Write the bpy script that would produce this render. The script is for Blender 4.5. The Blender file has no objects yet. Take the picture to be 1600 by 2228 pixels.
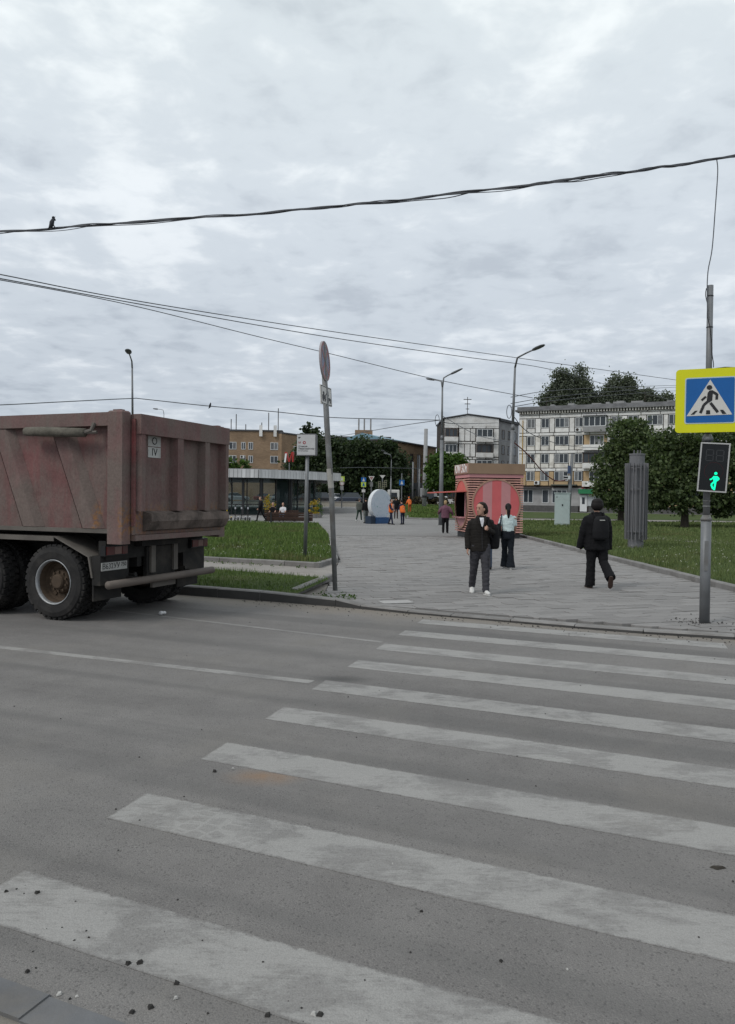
import bpy, bmesh, math, random
import numpy as np
from mathutils import Vector, Matrix
random.seed(7); RNG = np.random.default_rng(7)
C = bpy.context.scene.collection
SC = bpy.context.scene
R = math.radians

# ------------------------------------------------------------------ camera
H, F, PITCH, ROLL = 1.75, 1650.0, 1.076, 0.7
cam_d = bpy.data.cameras.new("camera"); cam = bpy.data.objects.new("camera", cam_d); C.objects.link(cam)
cam.location = (0, 0, H); cam.rotation_euler = (Matrix.Rotation(R(90 - PITCH), 3, 'X') @ Matrix.Rotation(R(ROLL), 3, 'Z')).to_euler()
cam_d.sensor_fit = 'VERTICAL'; cam_d.sensor_height = 36.0; cam_d.lens = F / 2228 * 36.0
cam_d.clip_start = 0.05; cam_d.clip_end = 3000
SC.camera = cam
SC.view_settings.view_transform = 'Standard'; SC.view_settings.look = 'None'
SC.view_settings.exposure = 0.0; SC.view_settings.gamma = 1.0; SC.view_settings.use_curve_mapping = False

# ------------------------------------------------------------------ sky
SUN_EL, SUN_AZ = 46.0, -128.0      # azimuth from +Y, negative = to the left
w = bpy.data.worlds.new("World"); SC.world = w; w.use_nodes = True
nt = w.node_tree; N = nt.nodes; L = nt.links; N.clear()
def wn(t, **k):
    n = N.new(t)
    for a, b in k.items(): setattr(n, a, b)
    return n
tc = wn('ShaderNodeTexCoord'); sep = wn('ShaderNodeSeparateXYZ'); L.new(tc.outputs['Generated'], sep.inputs[0])
def wm(op, a, b=None, c=None):
    n = wn('ShaderNodeMath', operation=op)
    for i, x in enumerate((a, b, c)):
        if x is None: continue
        if isinstance(x, (int, float)): n.inputs[i].default_value = x
        else: L.new(x, n.inputs[i])
    return n.outputs[0]
zc = wm('MAXIMUM', sep.outputs[2], 0.0)
zz = wm('ADD', zc, 0.125)
cmb = wn('ShaderNodeCombineXYZ'); L.new(wm('DIVIDE', sep.outputs[0], zz), cmb.inputs[0]); L.new(wm('DIVIDE', sep.outputs[1], zz), cmb.inputs[1])
def wnoise(scale, detail, rough, dist, off, sx=1.0, sy=1.0):
    mp = wn('ShaderNodeMapping'); mp.inputs['Location'].default_value = off; mp.inputs['Scale'].default_value = (sx, sy, 1); L.new(cmb.outputs[0], mp.inputs[0])
    n = wn('ShaderNodeTexNoise'); n.inputs['Scale'].default_value = scale; n.inputs['Detail'].default_value = detail
    n.inputs['Roughness'].default_value = rough; n.inputs['Distortion'].default_value = dist; L.new(mp.outputs[0], n.inputs['Vector'])
    return n.outputs['Fac']
n1 = wnoise(1.35, 3, .5, .25, (3.1, 1.7, 0), 1.0, .8)
n2 = wnoise(3.6, 5, .56, .35, (8.2, 4.3, 0), 1.0, .85)
n3 = wnoise(9.5, 4, .55, .3, (1.2, 9.3, 0), .9, 1.0)
tot = wm('ADD', wm('ADD', wm('MULTIPLY', n1, .37), wm('MULTIPLY', n2, .39)), wm('MULTIPLY', n3, .24))
ramp = wn('ShaderNodeValToRGB'); L.new(tot, ramp.inputs[0])
cr = ramp.color_ramp; cr.interpolation = 'EASE'
cr.elements[0].position = .37; cr.elements[0].color = (.495, .546, .592, 1)
cr.elements[1].position = .63; cr.elements[1].color = (.795, .842, .862, 1)
e = cr.elements.new(.50); e.color = (.62, .676, .716, 1)
hr = wn('ShaderNodeValToRGB'); L.new(zc, hr.inputs[0])          # sky colour falls off a little towards the horizon
h = hr.color_ramp; h.elements[0].position = 0.0; h.elements[0].color = (.66, .675, .72, 1)
h.elements[1].position = .55; h.elements[1].color = (1.0, 1.0, .985, 1)
e = h.elements.new(.16); e.color = (.76, .765, .80, 1)
e = h.elements.new(.34); e.color = (.90, .90, .92, 1)
mul = wn('ShaderNodeMix', data_type='RGBA', blend_type='MULTIPLY'); mul.inputs[0].default_value = 1
L.new(ramp.outputs[0], mul.inputs[6]); L.new(hr.outputs[0], mul.inputs[7])
sky = wn('ShaderNodeTexSky', sky_type='NISHITA'); sky.sun_disc = False
sky.sun_elevation = R(SUN_EL); sky.sun_rotation = R(SUN_AZ)
b1 = wn('ShaderNodeBackground'); L.new(sky.outputs[0], b1.inputs[0]); b1.inputs[1].default_value = .08
b2 = wn('ShaderNodeBackground'); L.new(mul.outputs[2], b2.inputs[0]); b2.inputs[1].default_value = 1.27
mx = wn('ShaderNodeMixShader'); mx.inputs[0].default_value = .93
L.new(b1.outputs[0], mx.inputs[1]); L.new(b2.outputs[0], mx.inputs[2])
out = wn('ShaderNodeOutputWorld'); L.new(mx.outputs[0], out.inputs[0])

# ------------------------------------------------------------------ sun behind cloud
sd = bpy.data.lights.new("sun", 'SUN'); sd.energy = 1.4; sd.angle = R(18); sd.color = (1.0, .965, .92)
so = bpy.data.objects.new("sun", sd); C.objects.link(so)
az = R(SUN_AZ); el = R(SUN_EL)
sv = Vector((math.sin(az) * math.cos(el), math.cos(az) * math.cos(el), math.sin(el)))
so.rotation_euler = (-sv).to_track_quat('-Z', 'Y').to_euler(); so.location = (-20, -10, 40)

# ------------------------------------------------------------------ helpers: pixels of the photo -> places
SR, CR = math.sin(R(ROLL)), math.cos(R(ROLL))
SP, CP = math.sin(R(PITCH)), math.cos(R(PITCH))
def ray(px, py):
    dx = (px - 800) / F; dy = (1114 - py) / F
    dx, dy = dx * CR - dy * SR, dx * SR + dy * CR
    return Vector((dx, CP + dy * SP, -SP + dy * CP))
def G(px, py, z=0.0):
    d = ray(px, py); t = (z - H) / d.z
    return Vector((d.x * t, d.y * t, z))
def P(px, py, Y):
    d = ray(px, py); t = Y / d.y
    return Vector((d.x * t, Y, H + d.z * t))
def X_at(px, Y, py=1090): return P(px, py, Y).x

# ------------------------------------------------------------------ helpers: materials
MATS = {}
def newmat(name):
    m = bpy.data.materials.new(name); m.use_nodes = True; m.node_tree.nodes.clear(); return m
class NB:
    def __init__(s, m): s.nt = m.node_tree; s.N = s.nt.nodes; s.L = s.nt.links
    def n(s, t, ins=None, **k):
        x = s.N.new(t)
        for a, b in k.items(): setattr(x, a, b)
        for a, b in (ins or {}).items(): s.set(x.inputs[a], b)
        return x
    def set(s, sock, v):
        if hasattr(v, 'is_output') : s.L.new(v, sock)
        elif isinstance(v, (tuple, list)) and sock.type == 'RGBA' and len(v) == 3: sock.default_value = (*v, 1)
        else: sock.default_value = v
    def math(s, op, a, b=0.0, clamp=False):
        x = s.n('ShaderNodeMath', operation=op, use_clamp=clamp); s.set(x.inputs[0], a); s.set(x.inputs[1], b); return x.outputs[0]
    def mix(s, f, a, b, mode='MIX'):
        x = s.n('ShaderNodeMix', data_type='RGBA', blend_type=mode); s.set(x.inputs[0], f); s.set(x.inputs[6], a); s.set(x.inputs[7], b); return x.outputs[2]
    def noise(s, vec, scale, detail=3, rough=.55, dist=0.0):
        x = s.n('ShaderNodeTexNoise', {'Scale': scale, 'Detail': detail, 'Roughness': rough, 'Distortion': dist}); s.L.new(vec, x.inputs['Vector']); return x.outputs['Fac']
    def ramp(s, fac, *stops):
        x = s.n('ShaderNodeValToRGB'); s.L.new(fac, x.inputs[0]); c = x.color_ramp
        while len(c.elements) < len(stops): c.elements.new(.5)
        for e, (p, col) in zip(c.elements, stops):
            e.position = p; e.color = (*col, 1) if isinstance(col, (tuple, list)) else (col, col, col, 1)
        return x.outputs[0]
    def smooth(s, v, a, b):
        x = s.n('ShaderNodeMapRange', interpolation_type='SMOOTHSTEP'); s.set(x.inputs[0], v); x.inputs[1].default_value = a; x.inputs[2].default_value = b; return x.outputs[0]
    def mapping(s, vec, scale=(1, 1, 1), rot=(0, 0, 0), loc=(0, 0, 0)):
        x = s.n('ShaderNodeMapping'); s.L.new(vec, x.inputs[0]); x.inputs['Scale'].default_value = scale; x.inputs['Rotation'].default_value = rot; x.inputs['Location'].default_value = loc; return x.outputs[0]
    def obj(s): return s.n('ShaderNodeTexCoord').outputs['Object']
    def pos(s): return s.n('ShaderNodeNewGeometry').outputs['Position']
    def bump(s, hgt, strength, dist):
        x = s.n('ShaderNodeBump'); x.inputs['Strength'].default_value = strength; x.inputs['Distance'].default_value = dist; s.L.new(hgt, x.inputs['Height']); return x.outputs[0]
    def out(s, col, rough=.7, metal=0.0, bump=None, spec=.35, emis=None, estr=0.0, sub=None):
        b = s.n('ShaderNodeBsdfPrincipled'); s.set(b.inputs['Base Color'], col); s.set(b.inputs['Roughness'], rough); s.set(b.inputs['Metallic'], metal)
        b.inputs['Specular IOR Level'].default_value = spec
        if bump is not None: s.L.new(bump, b.inputs['Normal'])
        if emis is not None: s.set(b.inputs['Emission Color'], emis); b.inputs['Emission Strength'].default_value = estr
        o = s.n('ShaderNodeOutputMaterial'); s.L.new(b.outputs[0], o.inputs[0]); return b
def M(name, col, rough=.65, var=.18, scale=6.0, bump=0.0, bscale=40.0, metal=0.0, spec=.35, dirt=None, dirt_amt=.4, dscale=3.0, rnd=0.0):
    if name in MATS: return MATS[name]
    m = newmat(name); b = NB(m); v = b.obj()
    nz = b.noise(v, scale, 4, .6)
    f = b.ramp(nz, (.25, 1 - var), (.75, 1 + var * .6))
    c = b.mix(1.0, col, f, 'MULTIPLY')
    if rnd:
        oi = b.n('ShaderNodeObjectInfo').outputs['Random']
        c = b.mix(1.0, c, b.ramp(oi, (0, 1 - rnd), (1, 1 + rnd)), 'MULTIPLY')
    if dirt:
        dn = b.noise(v, dscale, 5, .65, .4)
        c = b.mix(b.math('MULTIPLY', b.smooth(dn, .42, .68), dirt_amt), c, dirt)
    bp = b.bump(b.noise(v, bscale, 3, .6), .5, bump) if bump else None
    b.out(c, rough, metal, bp, spec); MATS[name] = m; return m

# ------------------------------------------------------------------ helpers: meshes
class MB:
    def __init__(s): s.v = []; s.f = []
    def add(s, vs, fs):
        o = len(s.v); s.v += [tuple(p) for p in vs]; s.f += [tuple(i + o for i in f) for f in fs]; return s
    def box(s, c, d, rz=0.0, rx=0.0, ry=0.0):
        x, y, z = d[0] / 2, d[1] / 2, d[2] / 2
        m = Matrix.Rotation(rz, 3, 'Z') @ Matrix.Rotation(ry, 3, 'Y') @ Matrix.Rotation(rx, 3, 'X'); c = Vector(c)
        vs = [c + m @ Vector(p) for p in ((-x,-y,-z),(x,-y,-z),(x,y,-z),(-x,y,-z),(-x,-y,z),(x,-y,z),(x,y,z),(-x,y,z))]
        return s.add(vs, [(3,2,1,0),(4,5,6,7),(0,1,5,4),(1,2,6,5),(2,3,7,6),(3,0,4,7)])
    def bbox(s, x0, x1, y0, y1, z0, z1): return s.box(((x0+x1)/2, (y0+y1)/2, (z0+z1)/2), (x1-x0, y1-y0, z1-z0))
    def cbox(s, c, d, ch, rz=0.0):          # box with chamfered upper edges
        x, y, z = d[0]/2, d[1]/2, d[2]/2; m = Matrix.Rotation(rz, 3, 'Z'); c = Vector(c)
        vs = [c + m @ Vector(p) for p in ((-x,-y,-z),(x,-y,-z),(x,y,-z),(-x,y,-z),(-x,-y,z-ch),(x,-y,z-ch),(x,y,z-ch),(-x,y,z-ch),(-x+ch,-y+ch,z),(x-ch,-y+ch,z),(x-ch,y-ch,z),(-x+ch,y-ch,z))]
        return s.add(vs, [(3,2,1,0),(8,9,10,11),(0,1,5,4),(1,2,6,5),(2,3,7,6),(3,0,4,7),(4,5,9,8),(5,6,10,9),(6,7,11,10),(7,4,8,11)])
    def prism(s, poly, z0, z1):             # polygon in XY (ccw) extruded in z
        n = len(poly); vs = [(p[0], p[1], z0) for p in poly] + [(p[0], p[1], z1) for p in poly]
        return s.add(vs, [tuple(range(n))[::-1], tuple(range(n, 2*n))] + [(i, (i+1) % n, (i+1) % n + n, i + n) for i in range(n)])
    def slab(s, poly, y0, y1):              # polygon in XZ extruded in y (y0 front)
        n = len(poly); vs = [(p[0], y0, p[1]) for p in poly] + [(p[0], y1, p[1]) for p in poly]
        return s.add(vs, [tuple(range(n)), tuple(range(n, 2*n))[::-1]] + [(i, i + n, (i+1) % n + n, (i+1) % n) for i in range(n)])
    def sheet(s, poly, z): return s.add([(p[0], p[1], z if z is not None else p[2]) for p in poly], [tuple(range(len(poly)))])
    def rings(s, rings, seg=10, cap=True):  # each ring: centre, ax, ay
        o = len(s.v); vs = []
        for c, ax, ay in rings:
            for k in range(seg):
                a = 2 * math.pi * k / seg; vs.append(Vector(c) + Vector(ax) * math.cos(a) + Vector(ay) * math.sin(a))
        fs = []
        for i in range(len(rings) - 1):
            for k in range(seg):
                a, b = i*seg + k, i*seg + (k+1) % seg; fs.append((a, b, b + seg, a + seg))
        if cap: fs.append(tuple(range(seg))[::-1]); fs.append(tuple(range((len(rings)-1)*seg, len(rings)*seg)))
        return s.add(vs, fs)
    def tube(s, pts, r, seg=8, cap=True, flat=1.0):
        pts = [Vector(p) for p in pts]; n = len(pts); rr = r if isinstance(r, (list, tuple)) else [r] * n
        rg = []; px = None
        for i in range(n):
            t = (pts[min(i+1, n-1)] - pts[max(i-1, 0)]).normalized()
            ref = px if px is not None else (Vector((1, 0, 0)) if abs(t.x) < .8 else Vector((0, 1, 0)))
            ax = (ref - t * ref.dot(t)).normalized(); px = ax; ay = t.cross(ax)
            rg.append((pts[i], ax * rr[i], ay * rr[i] * flat))
        return s.rings(rg, seg, cap)
    def lathe(s, prof, c=(0, 0, 0), axis='z', seg=24, cap=True):   # prof: (r, h)
        ax = {'z': ((1,0,0),(0,1,0),(0,0,1)), 'y': ((1,0,0),(0,0,-1),(0,1,0)), 'x': ((0,1,0),(0,0,1),(1,0,0))}[axis]
        u, v, t = [Vector(q) for q in ax]; c = Vector(c)
        return s.rings([(c + t * h, u * r, v * r) for r, h in prof], seg, cap)
    def ell(s, c, r, seg=12, n=8, rot=None):
        c = Vector(c); m = rot or Matrix.Identity(3); rg = []
        for i in range(n + 1):
            a = -math.pi/2 + math.pi * i / n; k = max(math.cos(a), .03)
            rg.append((c + m @ Vector((0, 0, math.sin(a) * r[2])), m @ Vector((r[0]*k, 0, 0)), m @ Vector((0, r[1]*k, 0))))
        return s.rings(rg, seg)
    def stroke(s, pts, wd, y0, y1):         # thick polyline in XZ as joined slabs
        for (a, b) in zip(pts, pts[1:]):
            d = Vector((b[0]-a[0], b[1]-a[1])); n = Vector((-d.y, d.x)).normalized() * wd/2
            s.slab([(a[0]-n.x, a[1]-n.y), (b[0]-n.x, b[1]-n.y), (b[0]+n.x, b[1]+n.y), (a[0]+n.x, a[1]+n.y)], y0, y1)
        return s
    def disc(s, cx, cz, r, y0, y1, seg=32, a0=0, a1=360):
        k = seg if a1 - a0 >= 360 else seg + 1
        return s.slab([(cx + r*math.cos(R(a0 + (a1-a0)*i/seg)), cz + r*math.sin(R(a0 + (a1-a0)*i/seg))) for i in range(k)], y0, y1)
    def ring2(s, cx, cz, r0, r1, y0, y1, seg=40):   # annulus facing -y
        for i in range(seg):
            a, b = 2*math.pi*i/seg, 2*math.pi*(i+1)/seg
            s.slab([(cx+r0*math.cos(a), cz+r0*math.sin(a)), (cx+r1*math.cos(a), cz+r1*math.sin(a)), (cx+r1*math.cos(b), cz+r1*math.sin(b)), (cx+r0*math.cos(b), cz+r0*math.sin(b))], y0, y1)
        return s
    def mesh(s, name, mat=None, smooth=False):
        me = bpy.data.meshes.new(name); me.from_pydata(s.v, [], s.f)
        if mat: me.materials.append(mat)
        if smooth: me.polygons.foreach_set('use_smooth', [True] * len(me.polygons))
        me.update(); return me
    def build(s, name, mat, parent=None, smooth=False, loc=None, rot=None, **props):
        return link(name, s.mesh(name, mat, smooth), parent, loc, rot, **props)
def link(name, me, parent=None, loc=None, rot=None, **props):
    o = bpy.data.objects.new(name, me); C.objects.link(o)
    if parent: o.parent = parent
    if loc is not None: o.location = loc
    if rot is not None: o.rotation_euler = rot
    for k, v in props.items(): o[k] = v
    return o
def tag(o, label, cat, group=None):
    o['label'] = label; o['category'] = cat
    if group: o['group'] = group
    return o
def thing(name, label, cat, loc=(0, 0, 0), rz=0.0, group=None):
    o = bpy.data.objects.new(name, None); C.objects.link(o); o.empty_display_size = .2
    o.location = loc; o.rotation_euler = (0, 0, rz); return tag(o, label, cat, group)
def copy_tree(o, parent=None):
    c = o.copy(); C.objects.link(c)
    if parent: c.parent = parent
    for ch in [x for x in o.children]: copy_tree(ch, c)
    return c
def text_mesh(body, size, depth, mat, align='CENTER'):
    cu = bpy.data.curves.new("lettering", 'FONT'); cu.body = body; cu.size = size; cu.extrude = depth; cu.align_x = align; cu.align_y = 'CENTER'; cu.resolution_u = 3
    o = bpy.data.objects.new("lettering", cu); TMP.collection.objects.link(o)
    vl = TMP.view_layers[0]; vl.update(); me = bpy.data.meshes.new_from_object(o.evaluated_get(vl.depsgraph))
    bpy.data.objects.remove(o); me.materials.clear(); me.materials.append(mat); me.name = "lettering"; return me
TMP = bpy.data.scenes.new("scratch")
def wrinkle(me, amp):
    n = len(me.vertices); co = np.empty(n*3, np.float32); no = np.empty(n*3, np.float32)
    me.vertices.foreach_get('co', co); me.vertices.foreach_get('normal', no); co = co.reshape(-1, 3); no = no.reshape(-1, 3); d = np.zeros(n); rg = np.random.default_rng(n)
    for k in range(9):
        w = rg.normal(size=3) * (14, 14, 30); w *= rg.uniform(.5, 1.5); p = co @ w + rg.uniform(0, 6.28) + 1.6*np.sin(co @ (rg.normal(size=3)*9))
        d += (1 - np.abs(np.sin(p)))**2 * rg.uniform(.4, 1)
    d -= d.mean(); co += no * (d * amp / 2.2)[:, None]; me.vertices.foreach_set('co', co.ravel()); me.update()
def fuse(mb, voxel, it=4, dec=None):
    o = bpy.data.objects.new("raw", mb.mesh("raw")); TMP.collection.objects.link(o)
    m = o.modifiers.new("r", 'REMESH'); m.mode = 'VOXEL'; m.voxel_size = voxel
    m = o.modifiers.new("s", 'SMOOTH'); m.factor = .5; m.iterations = it
    vl = TMP.view_layers[0]; vl.update(); me = bpy.data.meshes.new_from_object(o.evaluated_get(vl.depsgraph))
    bpy.data.objects.remove(o); me.polygons.foreach_set('use_smooth', [True] * len(me.polygons)); return me
def np_mesh(name, verts, tris, mat):
    me = bpy.data.meshes.new(name); n = len(tris); k = tris.shape[1]
    me.vertices.add(len(verts)); me.vertices.foreach_set('co', verts.astype(np.float32).ravel())
    me.loops.add(n * k); me.loops.foreach_set('vertex_index', tris.astype(np.int32).ravel())
    me.polygons.add(n); me.polygons.foreach_set('loop_start', np.arange(0, n * k, k, dtype=np.int32)); me.polygons.foreach_set('loop_total', np.full(n, k, dtype=np.int32))
    me.update(calc_edges=True); me.materials.append(mat); return me
def inpoly(x, y, poly):
    r = np.zeros(len(x), bool); n = len(poly); j = n - 1
    for i in range(n):
        xi, yi, xj, yj = poly[i][0], poly[i][1], poly[j][0], poly[j][1]
        c = ((yi > y) != (yj > y)) & (x < (xj - xi) * (y - yi) / (yj - yi + 1e-12) + xi); r ^= c; j = i
    return r
# ================================================================== materials for the ground
RD = R(-23.0)
def asphalt_nodes(b, v):
    a = b.mapping(v, (1, 1, 1), (0, 0, -RD))                                   # along / across the road
    big = b.noise(b.mapping(a, (.10, .55, 1)), 1.6, 5, .62, .3)
    mid = b.noise(v, 2.6, 5, .66, .2)
    col = b.ramp(b.math('ADD', b.math('MULTIPLY', big, .6), b.math('MULTIPLY', mid, .4)), (.34, (.138, .13, .125)), (.5, (.172, .163, .156)), (.66, (.208, .197, .188)))
    fine = b.noise(v, 170, 3, .75)
    col = b.mix(1.0, col, b.ramp(fine, (.28, .68), (.5, 1.0), (.72, 1.32)), 'MULTIPLY')
    agg = b.n('ShaderNodeTexVoronoi', {'Scale': 120.0}, feature='F1'); b.L.new(v, agg.inputs['Vector'])
    ag = b.n('ShaderNodeSeparateColor'); b.L.new(agg.outputs['Color'], ag.inputs[0])
    col = b.mix(b.math('MULTIPLY', b.smooth(ag.outputs[0], .84, .96), .28), col, (.25, .24, .225))
    col = b.mix(b.math('MULTIPLY', b.smooth(ag.outputs[1], .88, .97), .4), col, (.035, .034, .033))
    # dark tyre polish, dusty tracks
    trk = b.noise(b.mapping(a, (.05, 1.6, 1), loc=(0, .3, 0)), 1.0, 3, .5, .15)
    col = b.mix(b.math('MULTIPLY', b.smooth(trk, .50, .64), .42), col, (.10, .097, .094))
    dst = b.noise(v, .75, 5, .6, .6)
    col = b.mix(b.math('MULTIPLY', b.smooth(dst, .5, .72), .35), col, (.2, .185, .165))
    hgt = b.math('ADD', b.math('MULTIPLY', fine, .5), b.math('MULTIPLY', agg.outputs['Distance'], -.6))
    return col, hgt, fine
def spot(b, v, x, y, r0, r1, sx=1.0):
    d = b.n('ShaderNodeVectorMath', operation='DISTANCE'); b.L.new(b.mapping(v, (sx, 1, 0)), d.inputs[0]); d.inputs[1].default_value = (x * sx, y, 0)
    return b.math('SUBTRACT', 1.0, b.smooth(d.outputs['Value'], r0, r1))
def asphalt():
    m = newmat('asphalt'); b = NB(m); v = b.pos(); col, hgt, fine = asphalt_nodes(b, v)
    g = G(575, 1690); col = b.mix(b.math('MULTIPLY', b.math('MULTIPLY', spot(b, v, g.x, g.y, .0, .2, .6), b.noise(v, 9, 4)), .75), col, (.28, .15, .06))
    g = G(742, 1478); col = b.mix(b.math('MULTIPLY', spot(b, v, g.x, g.y, .0, .22, .5), .6), col, (.04, .04, .04))
    # sand and grit swept to the far kerb
    a = b.n('ShaderNodeSeparateXYZ'); b.L.new(b.mapping(v, rot=(0, 0, -RD)), a.inputs[0])
    k = b.smooth(b.math('ADD', a.outputs[1], b.math('MULTIPLY', b.noise(v, 1.6, 5, .7), .9)), 10.35, 11.3)
    col = b.mix(b.math('MULTIPLY', k, .75), col, b.mix(b.noise(v, 60, 3), (.17, .145, .12), (.27, .24, .2)))
    b.out(col, b.ramp(fine, (0, .75), (1, .95)), 0, b.bump(hgt, .55, .012), .3); return m
def paint(name, wear, tread=False):
    m = newmat(name); b = NB(m); v = b.pos(); col, hgt, fine = asphalt_nodes(b, v)
    uv = b.n('ShaderNodeUVMap').outputs[0]; s = b.n('ShaderNodeSeparateXYZ'); b.L.new(uv, s.inputs[0])
    e = b.math('MINIMUM', b.math('MINIMUM', s.outputs[1], b.math('SUBTRACT', .38, s.outputs[1])), b.math('MULTIPLY', s.outputs[0], 1.2))
    rag = b.math('ADD', e, b.math('MULTIPLY', b.math('SUBTRACT', b.noise(v, 14, 5, .75), .5), .07))
    edge = b.smooth(rag, .0, .02)
    A = b.noise(b.mapping(v, (.8, 1.25, 1), (0, 0, -RD)), 2.6, 7, .66, .35); B = b.noise(b.mapping(v, (.75, 1.5, 1), (0, 0, -RD + .4)), 17, 8, .78, .25)
    w3 = b.noise(v, 60, 4, .8); sc = b.noise(b.mapping(v, (1.2, 10, 1), (0, 0, -RD + .22)), 6, 7, .75, .4)
    th = b.math('ADD', b.math('ADD', b.math('MULTIPLY', B, .55), b.math('MULTIPLY', sc, .45)), b.math('MULTIPLY', b.math('SUBTRACT', A, .5), .85))
    cov = b.math('ADD', b.math('MULTIPLY', b.smooth(th, wear - .09, wear + .06), .44), b.math('MULTIPLY', b.math('SUBTRACT', w3, .5), .5))
    pc = b.mix(1.0, b.mix(sc, (.275, .267, .255), (.365, .356, .34)), b.ramp(fine, (.28, .80), (.5, 1.0), (.72, 1.14)), 'MULTIPLY')
    pc = b.mix(b.math('MULTIPLY', b.smooth(A, .55, .42), .5), pc, (.215, .21, .202))
    if tread:
        vo = b.n('ShaderNodeTexVoronoi', {'Scale': 10.5, 'Randomness': .75}, feature='DISTANCE_TO_EDGE'); b.L.new(b.mapping(v, (1, 1.15, 1), (0, 0, -RD)), vo.inputs['Vector'])
        gt = G(430, 1800); inside = b.math('MULTIPLY', spot(b, v, gt.x, gt.y - .06, .2, .62), .6)
        cov = b.math('MULTIPLY', cov, b.math('SUBTRACT', 1.0, b.math('MULTIPLY', b.smooth(vo.outputs['Distance'], .05, .13), inside)))
    cov = b.math('ADD', cov, .30, True)
    col = b.mix(b.math('MULTIPLY', edge, cov), col, pc)
    b.out(col, .72, 0, b.bump(b.math('ADD', hgt, b.math('MULTIPLY', w3, .4)), .4, .008), .35); return m
def concrete(name, c, var=.2, scale=3.0, dirt=(.07, .06, .05), da=.35, rnd=.12):
    return M(name, c, .88, var, scale, .006, 55, 0, .25, dirt, da, 1.7, rnd)
mt_asphalt = asphalt()
mt_kerb = concrete('kerb_concrete', (.225, .217, .21)); mt_kerbdark = concrete('kerb_dark', (.13, .125, .12))
mt_paver = M('paver', (.235, .226, .22), .9, .16, 2.2, .004, 70, 0, .2, (.14, .125, .11), .25, 1.1, .12)
mt_joint = M('joint_sand', (.11, .104, .096), .95, .3, 9)
mt_path = concrete('footpath_stone', (.27, .25, .23), .14, 1.3, (.17, .15, .13), .3, 0)
def far_paving():
    m = newmat('far_paving'); b = NB(m); v = b.pos()
    br = b.n('ShaderNodeTexBrick', {'Scale': 1.0, 'Mortar Size': .012, 'Brick Width': .52, 'Row Height': .26, 'Color1': (.216, .209, .203, 1), 'Color2': (.235, .227, .221, 1), 'Mortar': (.12, .115, .11, 1)})
    b.L.new(b.mapping(v, rot=(0, 0, R(-18))), br.inputs['Vector'])
    n = b.noise(v, .35, 5, .6); c = b.mix(1.0, br.outputs['Color'], b.ramp(n, (.3, .86), (.7, 1.1)), 'MULTIPLY')
    b.out(c, .9, 0, None, .25); return m
mt_far = far_paving()
def soil(name, c1, c2, c3):
    m = newmat(name); b = NB(m); v = b.pos(); n = b.noise(v, .55, 6, .65); f = b.noise(v, 18, 4, .7)
    c = b.ramp(n, (.32, c1), (.5, c2), (.7, c3)); c = b.mix(1.0, c, b.ramp(f, (.25, .55), (.75, 1.35)), 'MULTIPLY')
    b.out(c, .95, 0, b.bump(f, .8, .05), .15); return m
mt_lawn = soil('lawn_soil', (.042, .062, .02), (.062, .09, .028), (.10, .104, .045))
mt_grit = M('dusty_ground', (.19, .175, .155), .95, .3, 1.4, .01, 60, 0, .2, (.1, .09, .08), .4, 2.0)

# ================================================================== ground, road, kerbs
def struct(name, mb, mat, parent=None): return mb.build(name, mat, parent, kind='structure')
ud = Vector((math.cos(RD), math.sin(RD), 0)); vd = Vector((-math.sin(RD), math.cos(RD), 0))
struct('ground', MB().sheet([(-1500, -300), (1500, -300), (1500, 2500), (-1500, 2500)], -.03), mt_far)
FK = [G(*q) for q in ((380,1295),(566,1307),(730,1320),(784,1325),(887,1335),(981,1343),(1250,1367),(1400,1379),(1600,1392))]   # foot of the far kerb
FK[0] = FK[1] - ud * 1.7
FKL = FK[0] - ud * 120; FKR = FK[-1] + ud * 60
NK = G(115, 2165); NKL = NK - ud * 120; NKR = NK + ud * 60
road = struct('road', MB().sheet([NKL - vd*.1, NKR - vd*.1, FKR] + FK[::-1] + [FKL], 0), mt_asphalt)
def uvmesh(name, quad, mat, z, Lx, W, seg=1):
    me = bpy.data.meshes.new(name); me.from_pydata([(p[0], p[1], z) for p in quad] + [(p[0], p[1], -.01) for p in quad], [], [(0, 1, 2, 3), (0, 4, 5, 1), (1, 5, 6, 2), (2, 6, 7, 3), (3, 7, 4, 0)]); me.materials.append(mat)
    u = me.uv_layers.new(); uc = ((0, 0), (Lx, 0), (Lx, W), (0, W))*2
    for l in me.loops: u.data[l.index].uv = uc[l.vertex_index]
    return me
def uvmesh_old(name, quad, mat, z, Lx, W, seg=1):
    me = bpy.data.meshes.new(name); me.from_pydata([(p[0], p[1], z) for p in quad], [], [(0, 1, 2, 3)]); me.materials.append(mat)
    u = me.uv_layers.new(); 
    for i, c in enumerate(((0, 0), (Lx, 0), (Lx, W), (0, W))): u.data[i].uv = c
    return me
mt_p = [paint('worn_road_paint', .475), paint('worn_road_paint_tread', .47, True), paint('faded_line_paint', .50), paint('very_faded_line_paint', .60), paint('fresher_road_paint', .44)]
UL0 = Vector((-1.277, 4.426, 0)); ST = Vector((.299, .932, 0)); SD = Vector((math.cos(R(-23.6)), math.sin(R(-23.6)), 0))
for i in range(-1, 8):
    ul = UL0 + ST * i; ll = ul - ST * .385; ln = 3.95 if i >= -1 else 4
    q = [ll, ll + SD * ln, ul + SD * ln, ul]
    link('crosswalk_stripe', uvmesh('stripe', q, mt_p[1 if i == 0 else (4 if i > 3 else 0)], .002, ln, .38), road)
a, c = G(0, 1405), G(685, 1481); d = (c - a).normalized()
link('lane_line', uvmesh('lane_line', [c - d*60 - vd*.13, c - vd*.13, c, c - d*60], mt_p[2], .002, 60, .13), road)
a, c = G(340, 1338), G(835, 1396); d = (c - a).normalized()
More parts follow.
